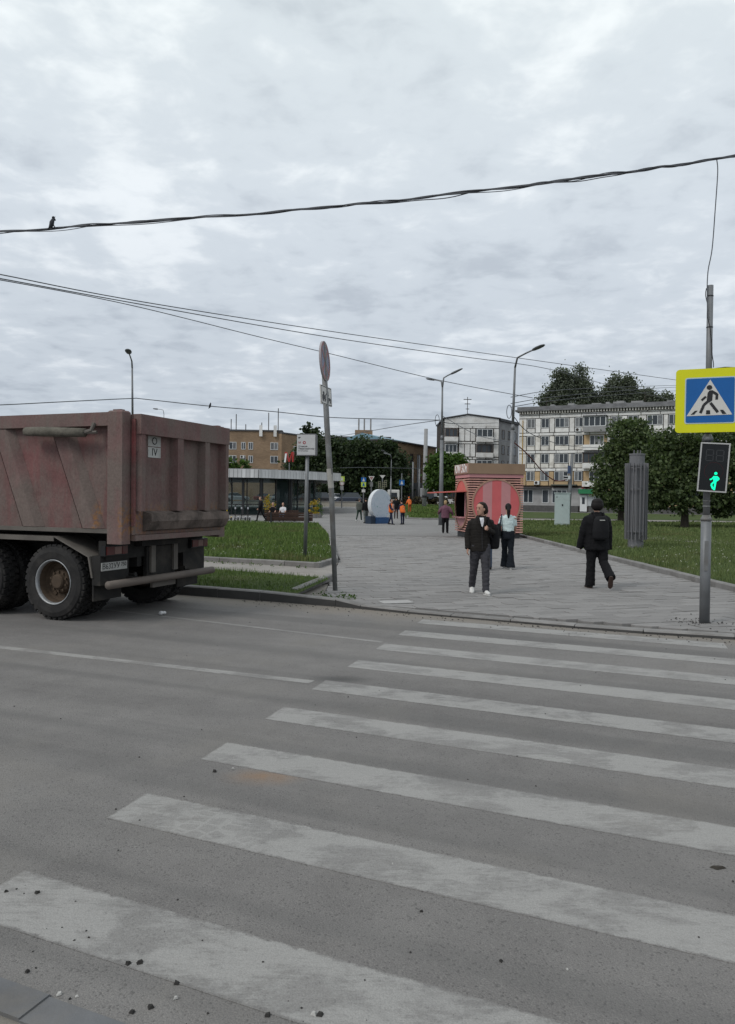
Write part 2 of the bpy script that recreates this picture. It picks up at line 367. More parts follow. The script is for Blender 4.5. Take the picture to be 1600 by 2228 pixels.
link('edge_line', uvmesh('edge_line', [c - d*5.2 - vd*.09, c - vd*.09, c, c - d*5.2], mt_p[3], .002, 5, .09), road)

def kerb_run(name, pts, wd, hts, mat, step=1.0, side=1, z0=-.08, gap=.006, face=None):
    """kerb stones along a polyline (foot line); hts = height at each point; the stones lie on its left (side=1)"""
    root = link(name, None, kind='structure')
    seg = []
    for (p, q, h0, h1) in zip(pts, pts[1:], hts, hts[1:]):
        p = Vector((p[0], p[1], 0)); q = Vector((q[0], q[1], 0)); L_ = (q - p).length; n = max(1, round(L_ / step))
        for i in range(n):
            t0, t1 = i / n, (i + 1) / n; d = (q - p).normalized(); nn = Vector((-d.y, d.x, 0)) * wd * side
            g = gap; a = p.lerp(q, t0) + d * g; b_ = p.lerp(q, t1) - d * g; ha = h0 + (h1-h0)*t0; hb = h0 + (h1-h0)*t1
            j = random.uniform(-.004, .004); of = Vector((-d.y, d.x, 0)) * random.uniform(-.006, .006) * side; c = Vector((-d.y, d.x, 0)) * .018 * side
            a += of; b_ += of
            vs = [(a.x,a.y,z0),(b_.x,b_.y,z0),(b_+nn)[:2]+(z0,),(a+nn)[:2]+(z0,),
                  (a.x,a.y,ha+j-.018),(b_.x,b_.y,hb+j-.018),(a+c)[:2]+(ha+j,),(b_+c)[:2]+(hb+j,),(b_+nn)[:2]+(hb+j,),(a+nn)[:2]+(ha+j,)]
            fs = [(0,1,5,4),(4,5,7,6),(6,7,8,9),(1,2,8,7,5),(3,0,4,6,9),(2,3,9,8),(3,2,1,0)]
            if side < 0: fs = [f[::-1] for f in fs]
            o = MB().add(vs, fs).build('kerb_stone', mat, root)
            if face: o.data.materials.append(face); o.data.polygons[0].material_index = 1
    return root
kerb_run('road_kerb', [FK[0]-ud*26, FK[0]] + FK[1:] + [FK[-1] + ud*8], .18, [.17,.165,.16,.12,.06,.045,.04,.045,.05,.055,.06], mt_kerb, face=M('scuffed_shaded_kerb_face', (.06, .058, .056), .85, .3, 2.5))  # front face colour holds tyre scuffs, dirt and painted-in shade
kerb_run('near_kerb', [NK - ud*6, NK + ud*6], .15, [.007,.007], concrete('near_kerb_stone', (.135, .137, .142), .35, 3.0, (.155, .143, .13), .8), 1.0, -1, -.02, .0006)
struct('near_pavement', MB().sheet([(NK - ud*120 - vd*.02), (NK - ud*120 - vd*9), (NK + ud*60 - vd*9), (NK + ud*60 - vd*.02)], -.004), mt_grit)

# ---------------------------------------------------------------- paved plaza: stones one by one near the road
PX0, PX1 = -.74, 6.98
plaza = struct('plaza_paving', MB().sheet([(p + vd*.17) for p in FK[2:]] + [(30, FK[-1].y - 8), (30, 3), (30, 12.2), (PX1, 14.0), (PX1, 34.2), (-2.0, 34.2), (PX0, 21), (PX0, 13)], .008), mt_joint)
plaza.data = MB().sheet([(p + vd*.17) for p in FK[2:]] + [(FK[-1] + ud*14 + vd*.17), (20, 14.0), (PX1, 14.2), (PX1, 34.2), (-2.0, 34.2), (PX0, 21), (PX0, 13)], .008).mesh('plaza_bed', mt_joint)
def clip(poly, p, n):                       # keep the side where (x-p).n >= 0
    o = []
    for i in range(len(poly)):
        a, b_ = poly[i], poly[(i+1) % len(poly)]; da = (a[0]-p[0])*n[0]+(a[1]-p[1])*n[1]; db = (b_[0]-p[0])*n[0]+(b_[1]-p[1])*n[1]
        if da >= 0: o.append(a)
        if (da >= 0) != (db >= 0): t = da/(da-db); o.append((a[0]+(b_[0]-a[0])*t, a[1]+(b_[1]-a[1])*t))
    return o
PA = R(18); pu = (math.cos(PA), math.sin(PA)); pv = (-math.sin(PA), math.cos(PA)); PW, PH = .52, .26
cells = []
planes = []
ks = [p + vd*.19 for p in FK[1:]] + [FK[-1] + ud*14 + vd*.19]
for p, q in zip(ks, ks[1:]):
    d = (q - p).normalized(); planes.append((p, (-d.y, d.x)))
rr = random.Random(3)
for j in range(-50, 210):
    sh = (.5 if j % 2 else 0) * PW + rr.uniform(-.02, .02)
    for i in range(-36, 84):
        cx, cy = i*PW + sh, j*PH; X = cx*pu[0] + cy*pv[0]; Y = cx*pu[1] + cy*pv[1] + 10
        if not (-3 < X < 12 and 8 < Y < 35): continue
        g = .007; q = []
        for (sx, sy) in ((-1,-1),(1,-1),(1,1),(-1,1)):
            a_, b_ = sx*(PW/2-g), sy*(PH/2-g); q.append((X + a_*pu[0] + b_*pv[0], Y + a_*pu[1] + b_*pv[1]))
        n0 = len(q); full = list(q)
        for p, n in planes: 
            q = clip(q, p, n)
            if not q: break
        if not q: continue
        lx = PX0 if Y < 21 else PX0 - (Y-21)*.09
        q = clip(q, (lx, 0), (1, 0))
        rx = PX1 if Y > 14 else 30
        if q and Y > 13.8: q = clip(q, (rx, 0), (-1, 0))
        if q: q = clip(q, (0, 34), (0, -1))
        if len(q) < 3: continue
        ar = abs(sum(q[k][0]*q[(k+1)%len(q)][1]-q[(k+1)%len(q)][0]*q[k][1] for k in range(len(q))))/2
        if ar < .012: continue
        cells.append((X, Y, q, len(q) == 4 and q == full))
vis = lambda X, Y: abs(X) < Y*.5 + 3
cells = [c for c in cells if vis(c[0], c[1])]
cells.sort(key=lambda c: c[0]**2*.3 + c[1]**2 + (1e4 if abs(c[0]) > c[1]*.5 + .3 else 0))
def paver_mb(q, X, Y, z, tx, ty, ch=.006):
    n = len(q); zt = [z + (p[0]-X)*tx + (p[1]-Y)*ty for p in q]; mb = MB()
    inn = [(p[0] + (X-p[0])*.022, p[1] + (Y-p[1])*.022) for p in q]
    vs = [(p[0]-X, p[1]-Y, -.03) for p in q] + [(p[0]-X, p[1]-Y, t-ch) for p, t in zip(q, zt)] + [(p[0]-X, p[1]-Y, t) for p, t in zip(inn, zt)]
    fs = [tuple(range(2*n, 3*n))] + [(k, (k+1)%n, (k+1)%n+n, k+n) for k in range(n)] + [(k+n, (k+1)%n+n, (k+1)%n+2*n, k+2*n) for k in range(n)]
    return mb.add(vs, fs)
shared = None; rest = MB()
for k, (X, Y, q, full) in enumerate(cells):
    z = .045 + rr.gauss(0, .0035); tx, ty = rr.gauss(0, .006), rr.gauss(0, .008)
    if rr.random() < .10: ty += rr.choice((-.03, .04)); tx += rr.gauss(0, .012)
    if k < 300:
        if full:
            if shared is None: shared = paver_mb([(a-X, b_-Y) for a, b_ in q], 0, 0, .0, 0, 0).mesh('paver', mt_paver)
            o = link('paver', shared, plaza, (X, Y, z), (math.atan(ty), -math.atan(tx), 0))
        else: o = link('paver', paver_mb(q, X, Y, z, 0, 0).mesh('paver', mt_paver), plaza, (X, Y, 0))
    else:
        m = paver_mb(q, X, Y, z, tx, ty); m.v = [(a+X, b_+Y, c_) for a, b_, c_ in m.v]; rest.add(m.v, m.f)
rest.build('pavers', mt_paver, plaza, kind='stuff')
struct('plaza_far', MB().sheet([(-2.0, 34.2), (PX1, 34.2), (PX1, 62), (-16, 62), (-16, 47), (-3.1, 47)], .043), mt_far)

# ---------------------------------------------------------------- lawns, paths and their kerbs
LK1, LK2 = G(412, 1219, .05), G(695, 1236, .05); dl = (LK2 - LK1).normalized(); LK0 = LK1 - Vector((math.cos(R(-25)), math.sin(R(-25)), 0)) * 34
LC = G(736, 1223, .05)
LL_ = [LK0, LK1, LK2, LC]
kerb_run('lawn_kerb', LL_ + [(-1.55, 33), (-2.9, 47.0)], .14, [.17]*6, mt_kerb, 1.0, 1)
up_lawn = [LK0 + Vector((0, .14, 0)), LK1 + Vector((.05,.16,0)), LK2 + Vector((.0,.17,0)), LC + Vector((-.16,.1,0)), (-1.7, 33), (-3.05, 46.9), (-24, 46.9), (-60, 62)]
struct('lawn', MB().sheet(up_lawn, .125), mt_lawn)
lb = [FK[0]-ud*26 + vd*.18, FK[0] + vd*.18, FK[1] + vd*.18, G(648, 1291, .14), G(718, 1259, .14), G(700, 1256, .14), G(437, 1240, .1)]
lb[-1] = lb[-2] + (G(437,1240,.1) - lb[-2]); lb.append(lb[-1] - Vector((math.cos(R(-25)), math.sin(R(-25)), 0))*30)
struct('grass_verge', MB().sheet(lb, .14), mt_lawn)
kerb_run('verge_kerb', [G(648,1294,.06), G(727,1260,.06)], .13, [.16, .17], mt_kerb, .8, 1)
struct('verge_corner', MB().sheet([FK[1] + vd*.3, FK[2] + vd*.19, (PX0, 12.6), (PX0 - .02, 16.0), lb[4]], .048), mt_grit)
struct('footpath', MB().sheet([lb[-1], lb[-2], lb[-3], (PX0 - .005, 15.9), LC + Vector((0, 0, 0)), LK2, LK1, LK0], .052), mt_path)
KX = 6.99
kerb_run('plaza_side_kerb', [(KX, 13.2), (KX, 34), (KX + .15, 44), (KX - .5, 56)], .15, [.16]*4, mt_kerb, 1.0, -1)
kerb_run('corner_kerb', [(KX + .15, 13.2), (18, 8.2)], .15, [.16, .16], mt_kerb, 1.0, 1)
rl = [(KX + .15, 13.35), (18, 8.35), (60, -10), (140, 30), (140, 58.5), (8.2, 60), (6.7, 56), (KX + .3, 44), (KX + .15, 34)]
struct('lawn', MB().sheet(rl, .12), mt_lawn)
def strip(name, px, z, mat): return struct(name, MB().sheet([G(*q, z) for q in px], z), mat)
strip('lawn_path', ((1330,1161),(1600,1176),(2600,1232),(2600,1252),(1600,1187),(1330,1166)), .126, mt_path)
struct('cross_path', MB().sheet([(8, 60), (140, 58.5), (140, 68), (8, 69.5)], .03), mt_path)
struct('lawn', MB().sheet([(7, 70), (140, 68), (160, 64), (150, 84), (70, 92), (22, 106), (11, 106)], .05), mt_lawn)
mt_street = M('street_asphalt', (.13, .125, .12), .9, .15, .4, 0)
# the ground climbs towards the far street on the left of the plaza
struct('rise', MB().add([(3.2, 62, .0), (11.2, 62.5, .0), (13, 110, .82), (4.6, 110, .82)], [(0,1,2,3)]), mt_lawn)
kerb_run('island_kerb', [(3.6, 69), (3.2, 62.2), (4.4, 61.2), (11.2, 62.0)], .14, [.18]*4, mt_kerb, 1.2, 1)
struct('rise_paving', MB().add([(-40, 62, -.02), (3.2, 62, -.02), (4.6, 110, .8), (-70, 110, .8)], [(0,1,2,3)]), mt_far)
struct('far_street', MB().sheet([(-300, 109), (14.5, 109), (19, 150), (25, 420), (-300, 420)], .83), mt_street)
struct('far_street_edge', MB().add([(-300, 109, -.05), (14.5, 109, -.05), (14.5, 109, .83), (-300, 109, .83)], [(0,1,2,3)]), mt_kerb)
# ================================================================== buildings
def glass(name, c=(.02, .024, .028), rough=.08): 
    if name in MATS: return MATS[name]
    m = newmat(name); b = NB(m); oi = b.n('ShaderNodeObjectInfo').outputs['Random']
    b.out(b.mix(oi, c, tuple(x*2.6 for x in c)), rough, 0, None, .5); MATS[name] = m; return m
mt_glass = glass('window_glass'); mt_curt = M('curtained_glass', (.17, .175, .18), .3, .4, 2.5, rnd=.3)
mt_white = M('window_white', (.62, .63, .63), .5, .1); mt_brownframe = M('window_brown', (.09, .06, .045), .6, .2)
mt_panel = M('cream_panel', (.70, .675, .625), .85, .16, .9, .004, 9, 0, .25, (.30, .27, .22), .45, .8, .10)
mt_panelw = M('white_panel', (.74, .73, .71), .85, .14, .9, .004, 9, 0, .25, (.34, .31, .27), .4, .8, .10)
mt_ochre = M('ochre_panel', (.46, .33, .19), .85, .18, .9, 0, 9, 0, .25, (.30, .22, .14), .4, .8, .10)
mt_seam = M('dark_seam', (.045, .036, .03), .95, .3, 2.0)
mt_greywall = M('grey_wall', (.30, .30, .30), .9, .2, .5, 0, 5, 0, .2, (.18, .17, .17), .4, .6)
mt_roof = M('bitumen_roof', (.085, .085, .09), .9, .3, .6)
mt_plinth = M('stone_plinth', (.09, .088, .085), .9, .35, 3)
def brickmat():
    m = newmat('tan_brick'); b = NB(m); v = b.obj()
    w_ = b.n('ShaderNodeCombineXYZ'); s = b.n('ShaderNodeSeparateXYZ'); b.L.new(v, s.inputs[0]); b.L.new(b.math('ADD', s.outputs[0], s.outputs[1]), w_.inputs[0]); b.L.new(s.outputs[2], w_.inputs[1])
    br = b.n('ShaderNodeTexBrick', {'Scale': 1.0, 'Mortar Size': .02, 'Brick Width': .52, 'Row Height': .17, 'Color1': (.255, .175, .11, 1), 'Color2': (.31, .215, .135, 1), 'Mortar': (.22, .165, .12, 1)}); b.L.new(w_.outputs[0], br.inputs['Vector'])
    n = b.noise(v, .25, 5, .6); c = b.mix(1.0, br.outputs['Color'], b.ramp(n, (.3, .75), (.7, 1.15)), 'MULTIPLY'); b.out(c, .9, 0, None, .2); return m
mt_brick = brickmat()
def window(par, x, z, w_, h_, n=2, fm=None, y=-.02, t=.07, curt=None):
    """frame with n lights standing on the wall plane (local y), its panes as sub-parts"""
    fm = fm or mt_white; mb = MB()
    mb.bbox(x-w_/2, x+w_/2, y-.03, y+.03, z-h_/2, z-h_/2+t).bbox(x-w_/2, x+w_/2, y-.03, y+.03, z+h_/2-t, z+h_/2)
    xs = [x-w_/2 + (w_-t)*k/n for k in range(n+1)]
    for a in xs: mb.bbox(a, a+t, y-.029, y+.029, z-h_/2+t, z+h_/2-t)
    f = mb.build('window', fm, par)
    for k in range(n):
        m = mt_curt if (curt if curt is not None else rr.random() < .34) else mt_glass
        MB().bbox(xs[k]+t, xs[k+1], y+.0, y+.012, z-h_/2+t, z+h_/2-t).build('pane', m, f)
    return f
# ---- long white panel block on the right
D0 = P(1129, 1000, 117.0); A_D = R(-25)
bd = thing('apartment_building', 'long cream five storey panel block with dark seams and shops along its ground floor', 'building', (D0.x, D0.y, 0), A_D)
LD, ZT = 46.0, 15.2
MB().bbox(0, LD, 0, 12, -.1, ZT).build('wall', mt_seam, bd)
mb = MB().bbox(-.5, LD+.5, -.75, 12.5, ZT+.02, ZT+.28).bbox(-.3, LD+.3, -.25, 12.2, ZT+.28, ZT+.75)
mb.build('roof', M('weathered_roof_edge', (.20, .20, .205), .9, .4, .5, 0, 5, 0, .2, (.09, .09, .09), .5, 1.2), bd)
for k in range(22): x = rr.uniform(1, LD-1); MB().bbox(x, x+rr.uniform(.5, 2.2), rr.uniform(0, 2), rr.uniform(2.5, 4), ZT+.752, ZT+.75+rr.uniform(.1, .5)).build('roof_clutter', mt_greywall, bd)
for k in range(115): MB().bbox(.1+k*.4, .30+k*.4, -.50, -.02, ZT-.34, ZT+.015).build('cornice_bracket', mt_panel, bd)
bays = [(1.85, 1.25, 2), (4.0, 1.25, 2), (6.5, 2.1, 3), (9.0, 1.2, 2), (11.4, 0, 0), (14.3, 1.5, 2), (16.6, 1.5, 2), (19.6, 2.2, 3), (22.1, 1.4, 2), (24.4, 1.25, 2), (26.9, 2.1, 3), (29.4, 1.2, 2), (31.8, 0, 0), (34.6, 1.5, 2), (36.9, 1.5, 2), (39.9, 2.2, 3), (42.4, 1.4, 2)]
rows = [13.35, 10.67, 7.99, 5.31]
def panel(par, x0, x1, z0, z1, mat, g=.065, th=.10): MB().bbox(x0+g, x1-g, -th, -.001, z0+g, z1-g).build('panel', mat, par)
for ri, z in enumerate(rows):
    pm = mt_ochre if ri == 3 else (mt_panelw if ri == 0 else mt_panel)
    zb, zt = z - 1.42, z + .80                                  # sill line to head line
    x = 0.0
    while x < LD - .5:                                          # belt course
        w_ = min(rr.choice((2.6, 3.1, 3.1, 2.2)), LD - x); panel(bd, x, x + w_, zt, zt + .46, mt_panelw, .045, .13); x += w_
    if ri == 0:
        x = 0.0
        while x < LD - .5: w_ = min(3.1, LD - x); panel(bd, x, x + w_, zt + .46, ZT - .36, mt_panelw, .05, .10); x += w_
    edges = 0.0
    for (bx, bw, bn) in bays:
        if bn == 0:                                             # balcony
            w_ = 3.3; panel(bd, edges, bx - w_/2, zb, zt, pm); edges = bx + w_/2
            dark = ri == 2
            MB().bbox(bx-w_/2, bx+w_/2, -.02, -.001, zb, zt).build('balcony_back_wall', mt_ochre if ri else mt_panelw, bd)
            if ri == 0 or dark: window(bd, bx, z+.02, w_-.1, 1.5, 4, mt_brownframe if dark else mt_white, -1.0, .1, False)
            else: window(bd, bx+.2, z, 2.0, 1.45, 3, None, -.06)
            MB().bbox(bx-w_/2, bx+w_/2, -1.15, -.03, zb-.1, zb+.05).bbox(bx-w_/2, bx+w_/2, -1.16, -1.08, zb+.05, z-.72).bbox(bx-w_/2, bx-w_/2+.06, -1.08, -.03, zb+.05, z-.72).bbox(bx+w_/2-.06, bx+w_/2, -1.08, -.03, zb+.05, z-.72).build('balcony', mt_greywall if ri == 0 else mt_panelw, bd)
            if dark or ri == 0: MB().bbox(bx-w_/2-.05, bx+w_/2+.05, -1.25, -.03, zt-.02, zt+.08).build('balcony_roof', mt_roof, bd)
            continue
        panel(bd, edges, bx - bw/2 - .02, zb, zt, pm)
        panel(bd, bx - bw/2 - .02, bx + bw/2 + .02, zb, z - .70, pm, .06)
        window(bd, bx, z + .05, bw - .05, 1.42, bn)
        edges = bx + bw/2 + .02
    panel(bd, edges, LD, zb, zt, pm)
# ground floor with shops
mt_shop = M('shop_wall', (.33, .325, .32), .8, .3, .8); mt_green = M('green_awning', (.02, .17, .07), .6, .15)
MB().bbox(.05, 11.9, -.10, -.001, .9, 3.6).build('shop_front', mt_shop, bd)
MB().bbox(13.2, LD-.1, -.10, -.001, .9, 3.85).build('shop_front', mt_ochre, bd)
MB().bbox(0, 9.1, -.16, -.002, -.1, .88).bbox(10.6, LD, -.16, -.002, -.1, .88).build('plinth', mt_plinth, bd)
for x, w_, n in ((1.6, 1.5, 2), (4.2, 1.0, 1), (6.3, 2.2, 3), (12.6, 1.1, 1)): window(bd, x, 2.3, w_, 2.0, n, mt_white, -.13, .08, False)
for x in (15.2, 18.5, 21.8, 25, 28, 31, 35, 39, 43): window(bd, x, 2.3, 2.2, 1.9, 2, mt_white, -.13, .1, False)
MB().bbox(-.1, 5.1, -1.0, -.11, 3.5, 3.62).build('canopy', mt_roof, bd)
MB().bbox(5.2, 8.9, -1.1, -.11, 3.95, 4.1).build('canopy', M('green_grey_roof', (.09, .10, .085), .7), bd)
MB().slab([(9.2, 2.75), (12.2, 2.75), (12.2, 3.4), (9.2, 3.4)], -.9, -.12).build('awning', mt_green, bd)
dr = MB().bbox(9.35, 10.35, -.17, -.11, .1, 2.5).build('door', mt_white, bd)
MB().bbox(9.65, 10.05, -.185, -.172, 1.2, 2.2).build('pane', mt_glass, dr)
MB().bbox(10.45, 12.0, -.15, -.11, .95, 2.6).build('shop_window', M('pale_shop_window', (.42, .44, .45), .4, .2), bd)
mt_redtxt = M('red_letters', (.42, .03, .02), .5)
link('shop_lettering', text_mesh('ЗООС', .72, .03, mt_redtxt), bd, (10.5, -.17, 3.72), (R(90), 0, 0))
def ac(par, x, z, y=-.25):
    o = MB().bbox(x-.4, x+.4, y-.15, y+.13, z-.28, z+.28).build('air_conditioner', mt_white, par)
    MB().lathe([(.22, 0), (.22, .012)], (x-.08, y-.165, z), 'y', 14).build('fan_grille', mt_seam, o)
ac(bd, 8.9, 12.25); ac(bd, 2.9, 4.35); ac(bd, 18.1, 13.1)
MB().tube([(.6, -.16, 4.2), (.6, -.16, 13.9)], .06, 6).build('yellow_gas_pipe', M('ochre_pipe', (.42, .25, .04), .6), bd)
for px, h_ in ((1517, 3.2), (1180, 1.6), (1395, 1.8)):
    x = min((k*.1 for k in range(int(LD*10))), key=lambda k: abs(800 + 1650*(D0.x + k*math.cos(A_D))/(D0.y + k*math.sin(A_D)) - px - 3)); MB().tube([(x, 1, ZT+.7), (x, 1, ZT+.7+h_)], .05, 5).tube([(x, 1, ZT+h_), (x+1.6, 1, ZT+h_-.1)], .03, 4).build('roof_aerial', mt_seam, bd)
# ---- short panel block behind the kiosk: gable end towards the street
C0 = P(966, 1000, 131.0)
bc = thing('apartment_building', 'short white panel block end with low gable roof behind the striped kiosk', 'building', (C0.x, C0.y, 0), 0, None)
GW, GH = 9.45, 15.6
MB().slab([(0, 0), (GW, 0), (GW, GH), (GW*.43, GH+.65), (0, GH-.1)], 0, 14).build('wall', mt_seam, bc)
MB().slab([(-.2, GH-.08), (GW*.43, GH+.67), (GW+.2, GH+.02), (GW+.2, GH+.18), (GW*.43, GH+.85), (-.2, GH+.1)], -.3, 14.2).build('roof', mt_roof, bc)
MB().slab([(.06, 14.3), (GW-.06, 14.3), (GW-.06, GH-.05), (GW*.43, GH+.58), (.06, GH-.15)], -.1, -.001).build('gable_panel', mt_panelw, bc)
for ri, z in enumerate((13.1, 10.42, 7.74, 5.06, 2.4)):
    zb, zt = z-1.40, z+.82
    for x0, x1 in ((0, 2.5), (2.5, 4.9), (4.9, 7.2), (7.2, GW)): panel(bc, x0, x1, zt, zt+.42, mt_panelw, .07)
    for x0, x1 in ((2.55, 3.55), (3.55, 4.5), (4.5, 5.4), (8.5, GW)): panel(bc, x0, x1, zb, zt, mt_panelw, .06)
    for cx, w_ in ((1.2, 2.3), (6.95, 2.9)):
        MB().bbox(cx-w_/2, cx+w_/2, -.02, -.001, zb, zt).build('balcony_back_wall', mt_greywall, bc)
        window(bc, cx, z+.02, w_-.2, 1.4, 3, mt_brownframe if (ri+int(cx)) % 2 else mt_white, -.5 if ri != 1 else -.12, .1, False)
        MB().bbox(cx-w_/2, cx+w_/2, -.8, -.03, zb-.1, zb+.05).bbox(cx-w_/2, cx+w_/2, -.81, -.74, zb+.05, z-.7).bbox(cx-w_/2, cx-w_/2+.06, -.74, -.03, zb+.05, z-.7).bbox(cx+w_/2-.06, cx+w_/2, -.74, -.03, zb+.05, z-.7).build('balcony', mt_panelw, bc)
MB().tube([(4.6, 5, GH+.4), (4.6, 5, GH+4.4)], .06, 5).bbox(3.9, 5.3, 4.9, 5.1, GH+3.9, GH+4.0).bbox(4.1, 5.1, 4.9, 5.1, GH+3.1, GH+3.2).bbox(4.3, 4.9, 4.9, 5.1, GH+2.2, GH+2.3).build('roof_aerial', mt_seam, bc)
# side wing, grey
E0 = P(1085, 1000, 131.4)
bw_ = thing('apartment_building', 'grey side wing with narrow windows between the two pale panel blocks', 'building', (E0.x, E0.y, 0), R(57))
MB().bbox(.06, 9, 0, 6, -.1, 15.3).build('wall', mt_greywall, bw_)
MB().bbox(-.2, 9.2, -.4, 6, 15.32, 15.75).build('roof', mt_roof, bw_)
for z in (13.1, 10.42, 7.74, 5.06, 2.4):
    for x in (1.9, 4.6, 7.2): window(bw_, x, z, 1.25, 1.6, 1, mt_brownframe, -.02, .1, False)
# ---- tan brick buildings on the far side of the street
A0 = P(440, 1000, 150.0)
ba = thing('brick_building', 'tan brick office building with rooftop antennas behind the metro pavilion', 'building', (A0.x, A0.y, .8), R(3))
AW = P(612, 1000, 150).x - A0.x; AH = P(560, 938, 150).z - .8
MB().bbox(0, AW, 0, 16, -.2, AH).build('wall', mt_brick, ba)
MB().bbox(-.15, AW+.15, -.2, 16.2, AH+.02, AH+.3).build('roof', mt_roof, ba)
for z in (AH-2.9, AH-5.55, AH-8.2):
    for px, w_, n in ((470, 1.4, 2), (506, 1.45, 2), (529, .85, 2), (545, .9, 2), (596, 1.5, 2)):
        window(ba, P(px, 1000, 150).x - A0.x, z, w_, 1.45, n, None, -.05, .09)
for px, h_ in ((511, 3.2), (532, 1.2), (567, 1.6), (582, 3.6), (603, 4.5), (500, 2.2)):
    x = P(px, 1000, 150).x - A0.x; MB().tube([(x, 1.5, AH+.3), (x, 1.5, AH+.3+h_)], .09, 5).build('antenna', mt_seam, ba)
for px in (567, 598): x = P(px, 1000, 150).x - A0.x; MB().bbox(x-.3, x+.3, -.5, -.22, AH-1.0, AH+1.2).build('antenna_panel', mt_panelw, ba)
ac(ba, P(527, 1000, 150).x - A0.x, AH-5.1)
bs = thing('brick_building', 'receding brick side wing joined to the antenna topped office building', 'building', (A0.x + AW, A0.y + .3, .8), R(60))
MB().bbox(.05, 9, 0, 12, -.2, AH-.4).build('wall', mt_brick, bs); MB().bbox(.05, 9.1, -.15, 12, AH-.38, AH-.1).build('roof', mt_roof, bs)
for z in (AH-3.6, AH-6.8, AH-10): window(bs, 5, z, 1.8, 2.0, 2, None, -.04, .12, False)
B0 = P(690, 1000, 162.0)
bb = thing('brick_building', 'low brick building behind the dark trees with chimney block on its roof', 'building', (B0.x, B0.y, .8), 0)
BW = P(850, 1000, 162).x - B0.x; BH = P(780, 953, 162).z - .8
MB().bbox(0, BW, 0, 14, -.2, BH).build('wall', mt_brick, bb); MB().bbox(-.1, BW+.1, -.2, 14, BH+.02, BH+.3).build('roof', mt_roof, bb)
x = P(794, 1000, 162).x - B0.x; ch = MB().bbox(x-2.2, x+1.6, 2, 5, BH+.3, BH+1.9).build('chimney_block', mt_brick, bb)
for dx in (-1.4, -.2, 1.2): MB().tube([(x+dx, 3.4, BH+1.9), (x+dx, 3.4, BH+4.4)], .16, 6).build('flue', mt_greywall, ch)
for px in (757, 772, 802): window(bb, P(px, 1000, 162).x - B0.x, BH-4.4, 2.0, 2.0, 2, None, -.05, .12)
T0 = P(838, 1000, 130.0); T1 = P(949, 1000, 150.0)
at_ = math.atan2(T1.y-T0.y, T1.x-T0.x)
bt = thing('brick_building', 'brick hall with tall narrow windows and pale blue roof edge', 'building', (T0.x, T0.y, .8), at_)
TW = math.hypot(T1.x-T0.x, T1.y-T0.y); TH = P(840, 958, 130).z - .8
MB().bbox(0, TW, 0, 10, -.2, TH).build('wall', mt_brick, bt)
MB().bbox(-.3, TW+.3, -.4, 10, TH+.02, TH+.25).build('roof_edge', mt_roof, bt)
MB().add([(1, .2, TH+.26), (TW*.7, .2, TH+.26), (TW*.7, 5, TH+1.3), (1, 5, TH+1.5), (TW*.7, 10, TH+.26), (1, 10, TH+.26)], [(0,1,2,3), (3,2,4,5), (1,4,2), (0,3,5)]).build('roof', M('blue_metal_roof', (.16, .27, .33), .5, .2), bt)
def xt(px):
    lo, hi = 0, TW
    best = min(range(0, 400), key=lambda k: abs(px - 800 - 1650*(T0.x + TW*k/400*math.cos(at_))/(T0.y + TW*k/400*math.sin(at_)))); return TW*best/400
for px in (857, 872, 888, 904, 917):
    x = xt(px + 5); window(bt, x, TH*.5 + .8, 1.9 if px > 860 else 1.7, TH*.55, 2, mt_brownframe, -.05, .16, False)
    window(bt, x, 2.2, 1.7, 2.2, 2, mt_brownframe, -.05, .12, False)
    MB().bbox(x+1.5, x+2.2, -.25, -.001, 0, TH-1.6).build('pilaster', mt_brick, bt)

# ================================================================== trees
def leafmat(name, c1, c2, c3):
    m = newmat(name); b = NB(m); g = b.n('ShaderNodeNewGeometry').outputs['Random Per Island']
    c = b.ramp(g, (0, c1), (.55, c2), (1, c3)); n = b.noise(b.obj(), .9, 3); c = b.mix(1.0, c, b.ramp(n, (.3, .7), (.7, 1.25)), 'MULTIPLY')
    d = b.n('ShaderNodeBsdfPrincipled'); b.set(d.inputs['Base Color'], c); d.inputs['Roughness'].default_value = .6; d.inputs['Specular IOR Level'].default_value = .25
    t = b.n('ShaderNodeBsdfTranslucent'); b.set(t.inputs[0], b.mix(1.0, c, (1.1, 1.25, .6), 'MULTIPLY'))
    x = b.n('ShaderNodeMixShader'); x.inputs[0].default_value = .30; b.L.new(d.outputs[0], x.inputs[1]); b.L.new(t.outputs[0], x.inputs[2])
    o = b.n('ShaderNodeOutputMaterial'); b.L.new(x.outputs[0], o.inputs[0]); return m
lf_dark = leafmat('leaf_dark', (.02, .032, .016), (.032, .05, .022), (.06, .085, .036))
lf_maple = leafmat('leaf_maple', (.038, .057, .024), (.07, .10, .04), (.135, .17, .075))
lf_bright = leafmat('leaf_bright', (.03, .06, .012), (.055, .105, .02), (.10, .16, .04))
lf_poplar = leafmat('leaf_poplar', (.075, .09, .068), (.11, .128, .092), (.15, .17, .125))  # leaf colour lightened to stand in for distance haze
mt_bark = M('bark', (.055, .045, .036), .95, .4, 6, .03, 14)
